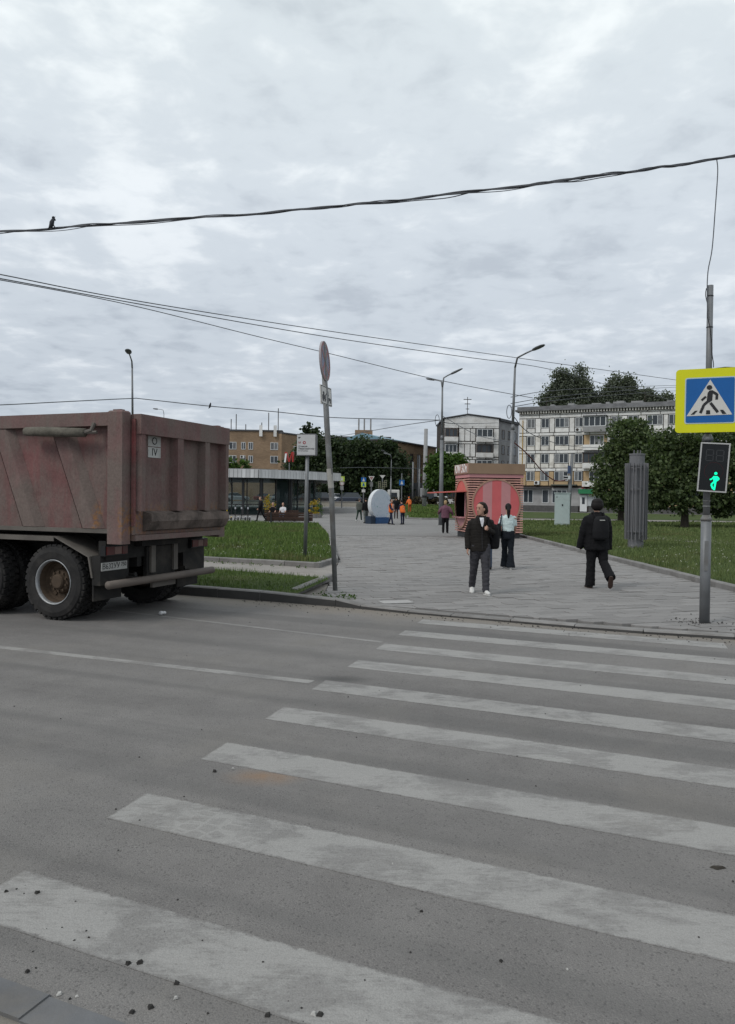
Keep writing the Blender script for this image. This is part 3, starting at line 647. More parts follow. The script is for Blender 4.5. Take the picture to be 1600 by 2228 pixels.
def leaf_cloud(blobs, n, size, clump=.0, rng=None, droop=.0):
    """leaf-sized quads in clumps through the given ellipsoids (cx,cy,cz,rx,ry,rz,weight)"""
    rng = rng or RNG; wts = np.array([b_[3]*b_[4]*b_[5]*b_[6] for b_ in blobs])**.75; wts /= wts.sum()
    cs = []
    for b_, wt in zip(blobs, wts):
        k = max(6, int(n * wt)); nc = max(5, k // 26)
        d = rng.normal(size=(nc, 3)); d /= np.linalg.norm(d, axis=1)[:, None]; r = rng.uniform(.40, 1.12, nc) ** .55
        cc = d * r[:, None] * np.array(b_[3:6]) + np.array(b_[:3])
        sz = rng.uniform(.6, 1.35, nc)
        idx = rng.integers(0, nc, k); cl = clump or min(b_[3:6]) * .24
        cs.append(cc[idx] + rng.normal(size=(k, 3)) * (cl * sz[idx])[:, None] * np.array([1, 1, .7]))
    p = np.concatenate(cs); k = len(p)
    a = rng.normal(size=(k, 3)); a /= np.linalg.norm(a, axis=1)[:, None]; t = rng.normal(size=(k, 3)); t[:, 2] -= droop
    b2 = np.cross(a, t); b2 /= np.linalg.norm(b2, axis=1)[:, None]; s_ = size * rng.uniform(.55, 1.35, k)[:, None]
    a *= s_ * .5; b2 *= s_ * .36
    v = np.stack([p - a, p + b2, p + a, p - b2], 1).reshape(-1, 3); f = np.arange(4*k).reshape(-1, 4)
    return v, f
def tree(name, label, base, blobs, n, size, leaf, trunk_r, trunk_top, group=None, clump=0, limbs=6, lean=(0, 0), parts=('trunk', 'crown')):
    t = thing(name, label, 'tree', base, 0, group); rg = random.Random(hash(label) % 999)
    mb = MB(); top = Vector((lean[0], lean[1], trunk_top))
    mb.tube([(0, 0, -.15), (0, 0, .12), (lean[0]*.2, lean[1]*.2, trunk_top*.3), (lean[0]*.6, lean[1]*.6, trunk_top*.65), tuple(top)], [trunk_r*1.45, trunk_r*1.08, trunk_r*.92, trunk_r*.8, trunk_r*.6], 9)
    for b_ in sorted(blobs, key=lambda q: -q[6])[:limbs]:
        e = Vector(b_[:3]); s0 = Vector((lean[0]*.6, lean[1]*.6, trunk_top * rg.uniform(.6, .95))); m_ = s0.lerp(e, .5) + Vector((rg.uniform(-.2, .2), rg.uniform(-.2, .2), rg.uniform(-.1, .3)))
        mb.tube([s0, m_, e, e + (e - s0) * .03], [trunk_r*.5, trunk_r*.36, trunk_r*.2, trunk_r*.08], 6)
    mb.build('trunk', mt_bark, t, True)
    v, f = leaf_cloud(blobs, n, size, clump)
    link('crown', np_mesh('crown', v, f, leaf), t); return t
def blobs_px(base, lst, Y):
    """crown masses given as (px, py, radius px, depth factor, weight) at distance Y"""
    o = []
    for (px, py, rx, rz, wt) in lst:
        q = P(px, py, Y); k = Y / F; o.append((q.x - base[0], q.y - base[1] + rr.uniform(-.3, .3)*rx*k, q.z - base[2], rx*k, rx*k*.85, rz*k, wt))
    return o
tb = G(1490, 1148, .12)
tree('maple_tree', 'broad dark green maple on the lawn behind the traffic light with its bare trunk showing', tb,
     blobs_px(tb, [(1452, 1040, 55, 58, 1), (1520, 1010, 62, 60, 1), (1585, 1040, 58, 62, 1), (1500, 1080, 70, 36, 1), (1440, 985, 38, 36, .9), (1480, 965, 42, 34, .9), (1560, 965, 48, 36, .9), (1640, 1000, 50, 60, .8), (1425, 1085, 26, 26, .7), (1572, 1098, 40, 24, .8), (1395, 1050, 22, 30, .6)], tb.y), 23000, .24, lf_maple, .24, 2.6)
tb = Vector((X_at(1352, 58), 58, .1))
tree('maple_tree', 'tall rounded maple whose crown stands behind the grey lattice column', tb,
     blobs_px(tb, [(1360, 960, 42, 45, 1), (1385, 945, 40, 36, 1), (1335, 1015, 40, 42, 1), (1385, 1010, 48, 46, 1), (1352, 1060, 50, 44, 1), (1325, 1060, 28, 44, .8), (1405, 1060, 40, 44, .9), (1370, 925, 26, 14, .7), (1372, 1085, 40, 26, .8), (1412, 985, 26, 30, .7)], 58), 19500, .24, lf_maple, .24, 2.6)
tb = Vector((X_at(965, 72), 72, .1))
tree('linden_tree', 'small bright green tree left of the striped kiosk', tb,
     blobs_px(tb, [(965, 1015, 30, 26, 1), (990, 1010, 22, 24, 1), (945, 1030, 18, 24, .9), (975, 1045, 34, 24, 1), (1008, 1020, 14, 22, .8), (940, 1050, 14, 18, .6)], 72), 7500, .34, lf_bright, .18, 2.0)
for lab, bx, Y, lst, n in (
    ('dark leafy tree rising highest beside the white metro direction sign', 682, 125, [(676, 942, 14, 16, .9), (677, 960, 22, 16, .9), (690, 985, 34, 34, 1), (668, 1020, 36, 36, 1), (700, 1040, 40, 40, 1), (680, 1060, 36, 26, .9), (655, 1050, 22, 34, .8), (667, 930, 8, 8, .6)], 5200),
    ('dark leafy tree just right of the leaning sign post', 745, 124, [(722, 975, 26, 28, 1), (745, 1000, 32, 34, 1), (730, 1045, 40, 40, 1), (765, 1040, 30, 44, 1), (742, 968, 18, 14, .7)], 5000),
    ('dark leafy tree in the middle of the row before the brick building', 796, 122, [(778, 985, 32, 28, 1), (812, 990, 30, 28, 1), (800, 1025, 36, 40, 1), (775, 1050, 30, 36, .9), (815, 1060, 34, 28, 1), (790, 978, 16, 12, .7)], 5000),
    ('dark leafy tree hiding the left end of the tall windows', 842, 121, [(838, 990, 28, 26, 1), (850, 1025, 34, 40, 1), (830, 1050, 30, 36, 1), (866, 1060, 22, 30, .9), (845, 972, 18, 12, .7)], 5000)):
    tb = Vector((X_at(bx, Y), Y, .8)); tree('linden_tree', lab, tb, blobs_px(tb, [(q[0], q[1], q[2]*1.12, q[3]*1.08, q[4]) for q in lst], Y), int(n*2.1), .55, lf_dark, .26, 2.4, 'dark trees in front of the brick building')
tb = Vector((X_at(505, 105), 105, .7))
tree('small_tree', 'low yellowish green treetop showing above the pavilion roof', tb, blobs_px(tb, [(497, 1010, 22, 16, 1), (525, 1014, 18, 12, .9), (475, 1010, 24, 16, .9)], 105), 1800, .42, lf_bright, .14, 3.2)
def spires(lst):                    # break each crown mass into many small upright sprays
    o = []
    for px, py, rx, rz, wt in lst:
        o.append((px, py + rz*.25, rx*.75, rz*.8, wt*.8))
        for k in range(9): a = rr.uniform(0, 6.28); q = rr.uniform(.35, 1.0); o.append((px + math.cos(a)*rx*q*.95, py + math.sin(a)*rz*q*.9, rx*rr.uniform(.18, .32), rz*rr.uniform(.25, .45), wt*.75))
    return o
for lab, bx, lst in (
    ('pointed poplar rising over the roof just right of the tall lamp post', 1222, [(1222, 830, 18, 26, 1), (1218, 860, 24, 22, 1), (1222, 810, 8, 12, .7), (1185, 866, 10, 14, .7), (1200, 878, 24, 12, .9)]),
    ('tallest poplar above the roof of the cream apartment block', 1262, [(1262, 825, 22, 24, 1), (1266, 850, 30, 26, 1), (1262, 805, 10, 12, .8), (1250, 880, 40, 14, 1), (1283, 868, 16, 18, .8)]),
    ('loose poplar over the roof in the middle of the tree row', 1334, [(1336, 842, 17, 22, 1), (1325, 866, 26, 18, 1), (1340, 824, 7, 10, .7), (1310, 875, 20, 14, .9)]),
    ('slim poplar tip next to a rounded crown above the roof', 1371, [(1370, 845, 10, 20, .9), (1374, 868, 16, 18, 1), (1368, 826, 6, 8, .6)]),
    ('low rounded treetop above the roof left of the yellow sign', 1405, [(1402, 866, 20, 16, 1), (1425, 872, 14, 10, .8), (1452, 866, 10, 9, .7), (1385, 874, 16, 12, .8)])):
    Y = 152; tb = Vector((X_at(bx, Y), Y, 0)); tree('poplar_tree', lab, tb, blobs_px(tb, spires(lst), Y), 9500, .42, lf_poplar, .3, 13.5, 'trees rising behind the apartment roof', .62)
# ================================================================== metro pavilion
mt_fascia = M('ribbed_fascia', (.56, .56, .56), .6, .15, .8, rnd=.16); mt_dark = M('dark_metal', (.03, .031, .033), .5, .25, 5)
mt_steel = M('galvanised_steel', (.185, .192, .2), .55, .25, 3.5, .002, 60, .35, .4, (.13, .12, .11), .35, 2.2)
mt_steel_old = M('weathered_pole_steel', (.20, .205, .205), .65, .35, 3.0, .003, 40, .3, .35, (.10, .075, .055), .5, 2.6)
mt_black = M('black_plastic', (.012, .012, .013), .45, .2, 8)
W0 = Vector((-12.4, 66.0, 0)); pts = [(-30, 66.0), (-12.4, 66.0), (-9.6, 66.4), (-6.6, 69.5), (-2.75, 75.5)]
pv_ = thing('metro_pavilion', 'flat roofed glass metro pavilion with pale ribbed fascia band', 'pavilion', (0, 0, 0))
zb, zt = 3.38, 4.12
back = [(-4.5, 92), (-30, 92)]
MB().prism(pts + back, zb + .03, zt - .04).build('roof_slab', mt_dark, pv_)
MB().prism([(p[0], p[1]+.3) for p in pts] + back, zt - .035, zt + .06).build('roof_edge', mt_greywall, pv_)
for p, q in zip(pts, pts[1:]):
    p, q = Vector((*p, 0)), Vector((*q, 0)); d = (q-p).normalized(); n_ = max(1, round((q-p).length/.36)); a = math.atan2(d.y, d.x)
    for i in range(n_):
        c = p.lerp(q, (i+.5)/n_) + Vector((d.y, -d.x, 0))*.05
        MB().box((0, 0, 0), ((q-p).length/n_-.03, .08, zt-zb)).build('fascia_panel', mt_fascia, pv_, loc=(c.x, c.y, (zb+zt)/2), rot=(0, 0, a))
gp = [(-30, 68), (-12.2, 68), (-9.5, 68.4), (-7.4, 71), (-4.6, 76)]
HP = [(-30, 68), (-12.2, 68), (-10.8, 68.2)]
MB().prism([(-30, 72), (-17, 72), (-17, 91), (-30, 91)], .02, zb).build('inner_wall', mt_dark, pv_); MB().prism([(-9.6, 80), (-8.2, 80), (-8.2, 83), (-9.6, 83)], .02, zb).build('ticket_booth', mt_greywall, pv_)
mt_pglass = newmat('pavilion_glass'); b = NB(mt_pglass); gl = b.n('ShaderNodeBsdfPrincipled'); gl.inputs['Base Color'].default_value = (.05, .075, .075, 1); gl.inputs['Roughness'].default_value = .04; gl.inputs['Transmission Weight'].default_value = .0; gl.inputs['Specular IOR Level'].default_value = .7
tr = b.n('ShaderNodeBsdfTransparent'); tr.inputs[0].default_value = (.80, .86, .86, 1); xm = b.n('ShaderNodeMixShader'); xm.inputs[0].default_value = .22; b.L.new(tr.outputs[0], xm.inputs[1]); b.L.new(gl.outputs[0], xm.inputs[2]); oo = b.n('ShaderNodeOutputMaterial'); b.L.new(xm.outputs[0], oo.inputs[0])
for p, q in zip(gp, gp[1:]):
    p, q = Vector((*p, 0)), Vector((*q, 0)); L_ = (q-p).length; n_ = max(1, round(L_/1.45)); a = math.atan2(q.y-p.y, q.x-p.x)
    for i in range(n_):
        c = p.lerp(q, (i+.5)/n_)
        f = MB().bbox(-.05, .05, -.06, .06, 0, zb).bbox(.05, L_/n_-.05, -.05, .05, 1.0, 1.07).bbox(.05, L_/n_-.05, -.05, .05, 0, .12).build('window', mt_dark, pv_, loc=tuple(p.lerp(q, i/n_)), rot=(0, 0, a))
        MB().bbox(.05, L_/n_-.05, -.01, .01, .12, zb).build('pane', mt_pglass, f)
for x, y in ((-11.0, 67.0), (-9.5, 67.4), (-7.1, 70.3), (-5.6, 72.6), (-3.6, 75.4)): MB().lathe([(.12, 0), (.12, zb)], (x, y, 0), 'z', 10).build('column', mt_dark, pv_)
ML = P(630, 1000, 74.0)
mo = thing('metro_letter_sign', 'red slanted letter M sign on a thin mast above the pavilion roof', 'sign', (ML.x, 74.0, zt))
MB().tube([(0, 0, 0), (0, 0, .95)], .05, 6).bbox(-.5, .9, -.3, .3, .06, .1).build('mast', mt_steel, mo)
link('letter', text_mesh('М', 1.35, .09, M('metro_red', (.30, .02, .015), .4)), mo, (0, 0, 1.42), (R(90), 0, R(-28)))
MB().slab([(-.52, .98), (-.33, .98), (-.2, 1.85), (-.40, 1.85)], -.16, -.13).build('white_stroke', mt_white, mo, rot=(0, 0, R(-28)))  # white left stroke of the letter
# ================================================================== striped kiosk
mt_slat = M('kiosk_slat', (.58, .31, .26), .7, .22, 4, 0, 9, 0, .3, (.30, .2, .15), .4, 3, .10)
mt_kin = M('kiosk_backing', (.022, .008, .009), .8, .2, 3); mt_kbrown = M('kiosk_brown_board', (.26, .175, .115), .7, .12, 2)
mt_kpink = M('kiosk_pink', (.50, .235, .24), .6, .10, 2); mt_kred = M('kiosk_red', (.56, .12, .125), .6, .10, 2); mt_kwood = M('kiosk_light_wood', (.36, .22, .16), .65, .2, 4)
mt_kcoral = M('kiosk_coral', (.52, .12, .10), .6, .1, 2)
K0 = G(1020, 1172, .04); KA = R(8)
kk = thing('striped_kiosk', 'pink and wood slatted street kiosk with big round striped panel and raised hatch', 'kiosk', (K0.x, K0.y, .045), KA)
KW, KD, KH = 2.42, 2.36, 3.25
MB().bbox(.10, KW-.10, .10, KD-.10, .22, KH-.45).build('body', mt_kin, kk)
MB().bbox(.1, KW-.1, .1, KD-.1, .0, .21).build('base', mt_dark, kk)
z = .26; k = 0
slf = MB().bbox(0, KW, 0, .05, 0, .052).mesh('kiosk_slat', mt_slat); sls = MB().bbox(0, .05, .052, KD-.052, 0, .052).mesh('kiosk_slat', mt_slat)
while z < KH - .66:
    link('slat', slf, kk, (0, 0, z)); link('slat', sls, kk, (0, 0, z)); link('slat', sls, kk, (KW-.05, 0, z)); link('slat', slf, kk, (0, KD-.05, z)); z += .1035
MB().bbox(-.005, KW+.005, -.005, KD+.005, z+.0, KH-.46).build('upper_band', mt_kpink, kk)
hd = MB().bbox(-.05, KW+.05, -.05, KD+.05, KH-.45, KH).build('header_board', mt_kbrown, kk)
MB().bbox(-.06, -.052, .0, KD-.1, KH-.42, KH-.03).build('sign_board', M('kiosk_sign_pink', (.38, .23, .18), .6), kk)
link('lettering', text_mesh('ЮМ ЗОк', .50, .008, M('kiosk_white', (.82, .8, .78), .5)), kk, (-.072, KD/2, KH-.235), (R(90), 0, R(-90)))
CZ, CX, CR_ = 1.5, KW/2, 1.09
MB().ring2(CX, CZ, CR_-.06, CR_, -.06, .045, 56).build('round_frame', mt_kwood, kk)
def chord(r, x): return math.sqrt(max(r*r-x*x, 0))
r_ = CR_-.06; n_ = 5
for i in range(n_):
    x0, x1 = -r_ + 2*r_*i/n_, -r_ + 2*r_*(i+1)/n_; up = []; dn = []
    for j in range(9):
        x = x0 + (x1-x0)*j/8; up.append((CX+x, CZ+chord(r_, x))); dn.append((CX+x, CZ-chord(r_, x)))
    poly = dn + up[::-1]
    if i == 0: poly = dn + up[::-1][:-1]
    if i == n_-1: poly = dn + up[::-1][1:]
    MB().slab(poly, -.04 - (i % 2)*.004, .02).build('striped_panel', mt_kred if i % 2 == 0 else mt_kpink, kk)
# service side: round opening with hinged upper half and counter
SY = KD*.50
side = lambda mb: mb   # built in a local plane then turned onto the left side
def onside(name, mb, mat): return mb.build(name, mat, kk, loc=(0, SY, 0), rot=(0, 0, R(-90)))
rz_ = 1.09
onside('service_frame', MB().ring2(0, CZ, rz_-.07, rz_, -.06, .045, 48), mt_kwood)
hz, lz = CZ+.52, CZ-.62
def seg_poly(r, z, upper):
    h_ = z - CZ; a = math.asin(h_/r); 
    aa = np.linspace(a, math.pi-a, 20) if upper else np.linspace(math.pi-a, 2*math.pi+a, 20)
    return [(r*math.cos(t), CZ+r*math.sin(t)) for t in aa]
onside('upper_panel', MB().slab(seg_poly(rz_-.07, hz, True), -.035, .02), mt_kcoral)
onside('lower_panel', MB().slab(seg_poly(rz_-.07, lz, False), -.035, .02), mt_kpink)
wl = [(-.93, lz+.02), (.93, lz+.02)]
op = [(t[0], t[1]) for t in [((rz_-.075)*math.cos(a), CZ+(rz_-.075)*math.sin(a)) for a in np.linspace(math.asin(-.62/(rz_-.075)), math.asin(.50/(rz_-.075)), 12)]]
op = op + [(-x, y) for x, y in op[::-1]]
onside('service_opening_shade_slab', MB().slab(op, -.012, -.002), M('opening_shade', (.006, .005, .005), 1.0, .1, 3, 0, 9, 0, 0.0))  # solid black slab, its colour stands for the shade inside the hatch
onside('window_post', MB().bbox(.62, .72, -.05, -.013, lz+.05, hz-.02), mt_kpink)
onside('counter', MB().bbox(-.8, .8, -.24, -.055, lz-.02, lz+.04), mt_kpink)
onside('awning_flap', MB().add([(-1.0, -.06, hz+.05), (1.0, -.06, hz+.05), (.75, -1.42, hz-.03), (-.75, -1.42, hz-.03), (-1.0, -.06, hz), (1.0, -.06, hz), (.75, -1.42, hz-.08), (-.75, -1.42, hz-.08)], [(0,3,2,1),(4,5,6,7),(0,1,5,4),(1,2,6,5),(2,3,7,6),(3,0,4,7)]), mt_kcoral)

# ================================================================== dump truck
def truckmat(name, c, dust, amt):
    m = newmat(name); b = NB(m); v = b.obj(); n = b.noise(v, 1.3, 6, .65, .5); s = b.n('ShaderNodeSeparateXYZ'); b.L.new(v, s.inputs[0])
    st = b.noise(b.mapping(v, (5, 5, .5)), 1.4, 5, .7); f = b.math('ADD', b.math('MULTIPLY', n, .55), b.math('MULTIPLY', st, .45))
    low = b.smooth(b.math('ADD', s.outputs[2], b.math('MULTIPLY', n, -.8)), 2.3, .9)
    c0 = b.mix(1.0, c, b.ramp(b.noise(v, 2.2, 4), (.3, .72), (.7, 1.2)), 'MULTIPLY')
    col = b.mix(b.math('MINIMUM', b.math('ADD', b.math('MULTIPLY', b.smooth(f, .38, .62), amt), b.math('MULTIPLY', low, .3)), .95), c0, dust)
    fine = b.noise(v, 34, 4, .7)
    sc = b.noise(b.mapping(v, (1.0, 1.0, 5.0)), 7, 5, .75); col = b.mix(b.math('MULTIPLY', b.smooth(sc, .70, .76), .6), col, (.05, .03, .028))
    ru = b.noise(v, 5.5, 6, .75, .3); col = b.mix(b.math('MULTIPLY', b.smooth(ru, .69, .74), .8), col, (.16, .07, .025))
    for sx, sz, hh in ((.70, 1.42, .26), (1.16, 1.40, .24)):
        d = b.n('ShaderNodeVectorMath', operation='DISTANCE'); b.L.new(b.mapping(v, (1, 0, .28)), d.inputs[0]); d.inputs[1].default_value = (sx, 0, sz*.28)
        k = b.math('MULTIPLY', b.math('SUBTRACT', 1.0, b.smooth(d.outputs['Value'], .02, .09)), b.smooth(b.noise(v, 16, 5, .8), .46, .56)); col = b.mix(b.math('MULTIPLY', k, .85), col, (.25, .125, .05))
    col = b.mix(1.0, col, b.ramp(fine, (.3, .8), (.7, 1.15)), 'MULTIPLY')
    b.out(col, .72, 0, b.bump(b.math('ADD', f, b.math('MULTIPLY', b.noise(v, 2.2, 3), 1.2)), .45, .035), .25); return m
mt_red = truckmat('dusty_maroon_paint', (.168, .074, .072), (.145, .108, .097), .88)
mt_dustred = truckmat('dust_covered_maroon', (.16, .09, .085), (.15, .118, .104), .95)
mt_brightred = truckmat('cleaner_red_paint', (.20, .055, .055), (.15, .11, .10), .6)
mt_chassis = M('chassis_black', (.018, .017, .016), .75, .4, 3, 0, 30, 0, .3, (.07, .06, .05), .5, 2)
mt_dustmetal = M('dusty_metal', (.135, .122, .108), .8, .25, 2.5, .003, 30, 0, .3, (.06, .05, .045), .4, 2)
mt_tyre = M('tyre_rubber', (.022, .021, .021), .85, .3, 4, .004, 40, 0, .25, (.075, .07, .064), .35, 3)
mt_rim = M('worn_rim', (.36, .37, .38), .45, .3, 5, 0, 30, .5, .5, (.10, .08, .06), .3, 6); mt_hub = M('rusty_hub', (.075, .052, .035), .85, .35, 6)
TA = R(-21.5)
tk = thing('dump_truck', 'dusty maroon dump truck seen from behind with ribbed high sided tipper body', 'truck', (-4.336, 10.458, 0), TA)
XR, BZ0, BZ1, FX = 1.17, 1.23, 2.87, -4.6
def tb_(name, mat, *boxes, parent=None, **k):
    mb = MB()
    for q in boxes: mb.bbox(*q)
    return mb.build(name, mat, parent or tk, **k)
tb_('bed_side', mt_red, (FX, XR-.24, .10, .14, BZ0+.05, BZ1-.03)); tb_('bed_side', mt_red, (FX, XR-.24, 2.36, 2.40, BZ0+.05, BZ1-.03))
tb_('bed_floor', mt_dustred, (FX, XR-.05, .14, 2.36, BZ0+.06, BZ0+.16)); tb_('bed_front', mt_red, (FX-.06, FX, .1, 2.4, BZ0+.05, BZ1+.05))
for y0, y1 in ((-.0, .16), (2.34, 2.5)):
    tb_('top_rail', mt_dustred, (FX, XR-.245, y0, y1, BZ1-.20, BZ1-.02)); tb_('bottom_rail', mt_dustmetal, (FX, XR-.245, y0+.02, y1-.02, BZ0-.0, BZ0+.055))
    cp = MB().cbox((XR-.12, (y0+y1)/2, (BZ0-.14+BZ1)/2), (.24, .17, BZ1-BZ0+.14), .02).build('corner_post', mt_dustred, tk)
    MB().bbox(XR-.19, XR-.06, (y0+y1)/2-.04, (y0+y1)/2+.04, BZ1+.001, BZ1+.018).build('tailgate_pivot', mt_red, cp)
for k in range(5):
    xb = .62 - 1.06*k
    for side_, yf, yb in ((0, .015, .098), (1, 2.485, 2.402)):
        mb = MB(); sl = -.56; h0, h1 = BZ0+.06, BZ1-.205
        prof = [(-.20, yb), (-.12, yf), (.10, yf), (.20, yb)]
        vs = [(xb+a, y, h0) for a, y in prof] + [(xb+sl+a, y, h1) for a, y in prof]
        fs = [(0,1,5,4),(1,2,6,5),(2,3,7,6),(3,0,4,7),(3,2,1,0),(4,5,6,7)]
        if side_: fs = [f[::-1] for f in fs]
        rb_ = mb.add(vs, fs).build('side_rib', mt_dustred, tk)
        if side_ == 0:
            MB().add([(xb-.195, yb-.003, h0), (xb-.125, yf-.004, h0), (xb+sl-.125, yf-.004, h1), (xb+sl-.195, yb-.003, h1)], [(0,1,2,3)]).build('worn_edge', mt_brightred, rb_)
MB().tube([(-.40, -.09, 2.61), (-.1, -.10, 2.60), (.3, -.09, 2.585), (.62, -.085, 2.575)], [.062, .068, .066, .06], 10).build('tarp_roll', M('dirty_canvas', (.12, .11, .09), .95, .4, 9, .03, 14), tk, True)
MB().tube([(.62, -.085, 2.575), (.72, -.08, 2.60), (.74, -.04, 2.70)], .03, 7).tube([(.66, -.085, 2.575), (.80, -.06, 2.58)], .022, 6).build('tarp_hook', mt_dustmetal, tk)
# tailgate
tg = MB().bbox(XR-.02, XR+.02, .18, 2.34, BZ0-.02, BZ1-.04).build('tailgate', mt_dustred, tk)
tb_('gate_rail', mt_dustred, (XR+.021, XR+.15, .19, 2.40, BZ1-.30, BZ1-.035), parent=tg)
for y0, y1 in ((.19, .33), (1.00, 1.20), (1.70, 1.88), (2.28, 2.42)): MB().add([(XR+.021,y0,BZ0+.30),(XR+.021,y1,BZ0+.30),(XR+.14,y1-.03,BZ0+.30),(XR+.14,y0+.03,BZ0+.30),(XR+.021,y0,BZ1-.301),(XR+.021,y1,BZ1-.301),(XR+.14,y1-.03,BZ1-.301),(XR+.14,y0+.03,BZ1-.301)],[(0,4,7,3),(3,7,6,2),(2,6,5,1),(0,3,2,1),(4,5,6,7)]).build('gate_rib', mt_dustred, tg)
MB().add([(XR+.021,.19,BZ1-.301),(XR+.021,.19,BZ1-.55),(XR+.09,.19,BZ1-.301),(XR+.09,.19,BZ1-.55),(XR+.021,.42,BZ1-.301),(XR+.09,.42,BZ1-.301)],[(0,2,3,1),(2,5,3),(0,1,4),(1,3,5,4)]).build('gusset', mt_dustred, tg)
MB().add([(XR+.021,.40,BZ0+.30),(XR+.145,.43,BZ0+.265),(XR+.155,.42,BZ0+.16),(XR+.08,.41,BZ0+.04),(XR+.021,.40,BZ0+.02)]+[(XR+.021,2.42,BZ0+.30),(XR+.145,2.39,BZ0+.265),(XR+.155,2.40,BZ0+.16),(XR+.08,2.41,BZ0+.04),(XR+.021,2.42,BZ0+.02)],[(0,1,6,5),(1,2,7,6),(2,3,8,7),(3,4,9,8),(4,3,2,1,0),(5,6,7,8,9)]).build('gate_ledge', M('caked_ledge', (.16, .128, .112), .95, .45, 4, .02, 18, 0, .2, (.045, .038, .034), .7, 3), tg)
tb_('rear_sill', mt_dustred, (XR-.03, XR+.06, .2, 2.36, BZ0-.10, BZ0-.025)); MB().bbox(XR+.02, XR+.075, .16, .185, BZ0+.1, BZ1-.1).build('red_strip', mt_brightred, tk)
mt_plate = M('dirty_white_plate', (.42, .42, .40), .6, .25, 6, 0, 20, 0, .3, (.22, .2, .18), .4, 5)
mt_ink = M('black_print', (.015, .015, .016), .6)
for zc_, s_ in ((2.50, 'O'), (2.345, 'IV')):
    pl = MB().bbox(XR+.021, XR+.027, .50, .78, zc_-.072, zc_+.072).build('number_plate', mt_plate, tg)
    link('lettering', text_mesh(s_, .15, .001, mt_ink), pl, (XR+.029, .64, zc_), (R(90), 0, R(90)))
# underside
tb_('chassis_rail', mt_chassis, (-6.8, .80, .78, .88, .72, 1.0)); tb_('chassis_rail', mt_chassis, (-6.8, .80, 1.62, 1.72, .72, 1.0))
tb_('subframe', mt_chassis, (FX, .95, .70, 1.80, 1.02, BZ0+.05)); tb_('cross_member', mt_chassis, (.70, .82, .10, 2.4, .86, 1.12))
tb_('tail_bracket', mt_chassis, (.66, .80, .02, .60, .52, .92)); tb_('tail_bracket', mt_chassis, (.66, .80, 1.9, 2.48, .52, .92))
tb_('tow_plate', mt_chassis, (.80, .86, .92, 1.60, .45, 1.0)); tb_('hinge_plate', mt_dustmetal, (.862, .90, .98, 1.08, .62, 1.05)); tb_('hinge_plate', mt_dustmetal, (.862, .90, 1.52, 1.62, .62, 1.05))
tb_('step_bracket', mt_dustmetal, (.862, .91, 1.0, 1.55, .40, .50))
MB().tube([(-.1, .45, .53), (-.1, 2.05, .53)], .09, 10).tube([(-1.5, .45, .53), (-1.5, 2.05, .53)], .09, 10).ell((-.1, 1.25, .53), (.3, .3, .28)).ell((-1.5, 1.25, .53), (.3, .3, .28)).build('axle', mt_chassis, tk, True)
MB().tube([(.3, .66, .5), (.86, .68, .62)], .035).tube([(.3, 1.9, .5), (.86, 1.9, .62)], .035).tube([(-1.0, 1.0, .62), (.6, 1.0, .75)], .06).tube([(-1.0, 1.5, .62), (.6, 1.5, .75)], .06).build('suspension_rods', mt_chassis, tk)
bar = MB().tube([(1.0, -.06, .545), (1.0, 2.42, .545)], .055, 14).build('bumper_bar', M('dusty_bumper', (.125, .104, .09), .75, .25, 3), tk, True)
tb_('bumper_bracket', mt_chassis, (.80, .96, .55, .63, .48, .60)); tb_('bumper_bracket', mt_chassis, (.80, .96, 1.86, 1.94, .48, .60))
mt_lamp = M('tail_lamp_red', (.10, .012, .012), .3, .2, 6, 0, 9, 0, .5, (.08, .06, .05), .4, 5); mt_lampw = M('tail_lamp_clear', (.22, .13, .11), .35, .2)
for y0 in (.02, 2.0):
    tl = MB().bbox(.80, .88, y0, y0+.46, .92, 1.06).build('tail_light', mt_black, tk)
    MB().bbox(.881, .895, y0+.02, y0+.17, .935, 1.045).bbox(.881, .895, y0+.33, y0+.44, .935, 1.045).build('red_lens', mt_lamp, tl); MB().bbox(.881, .893, y0+.18, y0+.32, .94, 1.04).build('clear_lens', mt_lampw, tl)
lp = MB().bbox(.801, .812, .03, .55, .715, .827).build('licence_plate', mt_plate, tk, rot=(0, 0, 0))
link('lettering', text_mesh('В632УУ', .105, .001, mt_ink), lp, (.814, .22, .771), (R(90), 0, R(90)))
link('lettering', text_mesh('750', .075, .001, mt_ink), lp, (.814, .475, .782), (R(90), 0, R(90)))
for y0, y1 in ((.0, .62), (1.88, 2.5)):
    MB().add([(-3.2,y0,1.15),(.02,y0,1.15),(.60,y0,.90),(.66,y0,.62),(-3.2,y1,1.15),(.02,y1,1.15),(.60,y1,.90),(.66,y1,.62),
              (-3.2,y0,1.165),(.03,y0,1.165),(.625,y0,.91),(.685,y0,.62),(-3.2,y1,1.165),(.03,y1,1.165),(.625,y1,.91),(.685,y1,.62)],
             [(8,9,13,12),(9,10,14,13),(10,11,15,14),(0,4,5,1),(1,5,6,2),(2,6,7,3),(0,1,9,8),(1,2,10,9),(2,3,11,10),(4,12,13,5),(5,13,14,6),(6,14,15,7),(3,7,15,11)]).build('mudguard', mt_dustmetal, tk)
    MB().bbox(.655, .68, y0+.03, y1-.03, .30, .618).build('mud_flap', mt_chassis, tk)
    MB().bbox(-3.2, .02, y0-.012, y0-.002, 1.10, 1.16).build('mudguard_lip', mt_dustmetal, tk) if y0 < 1 else None
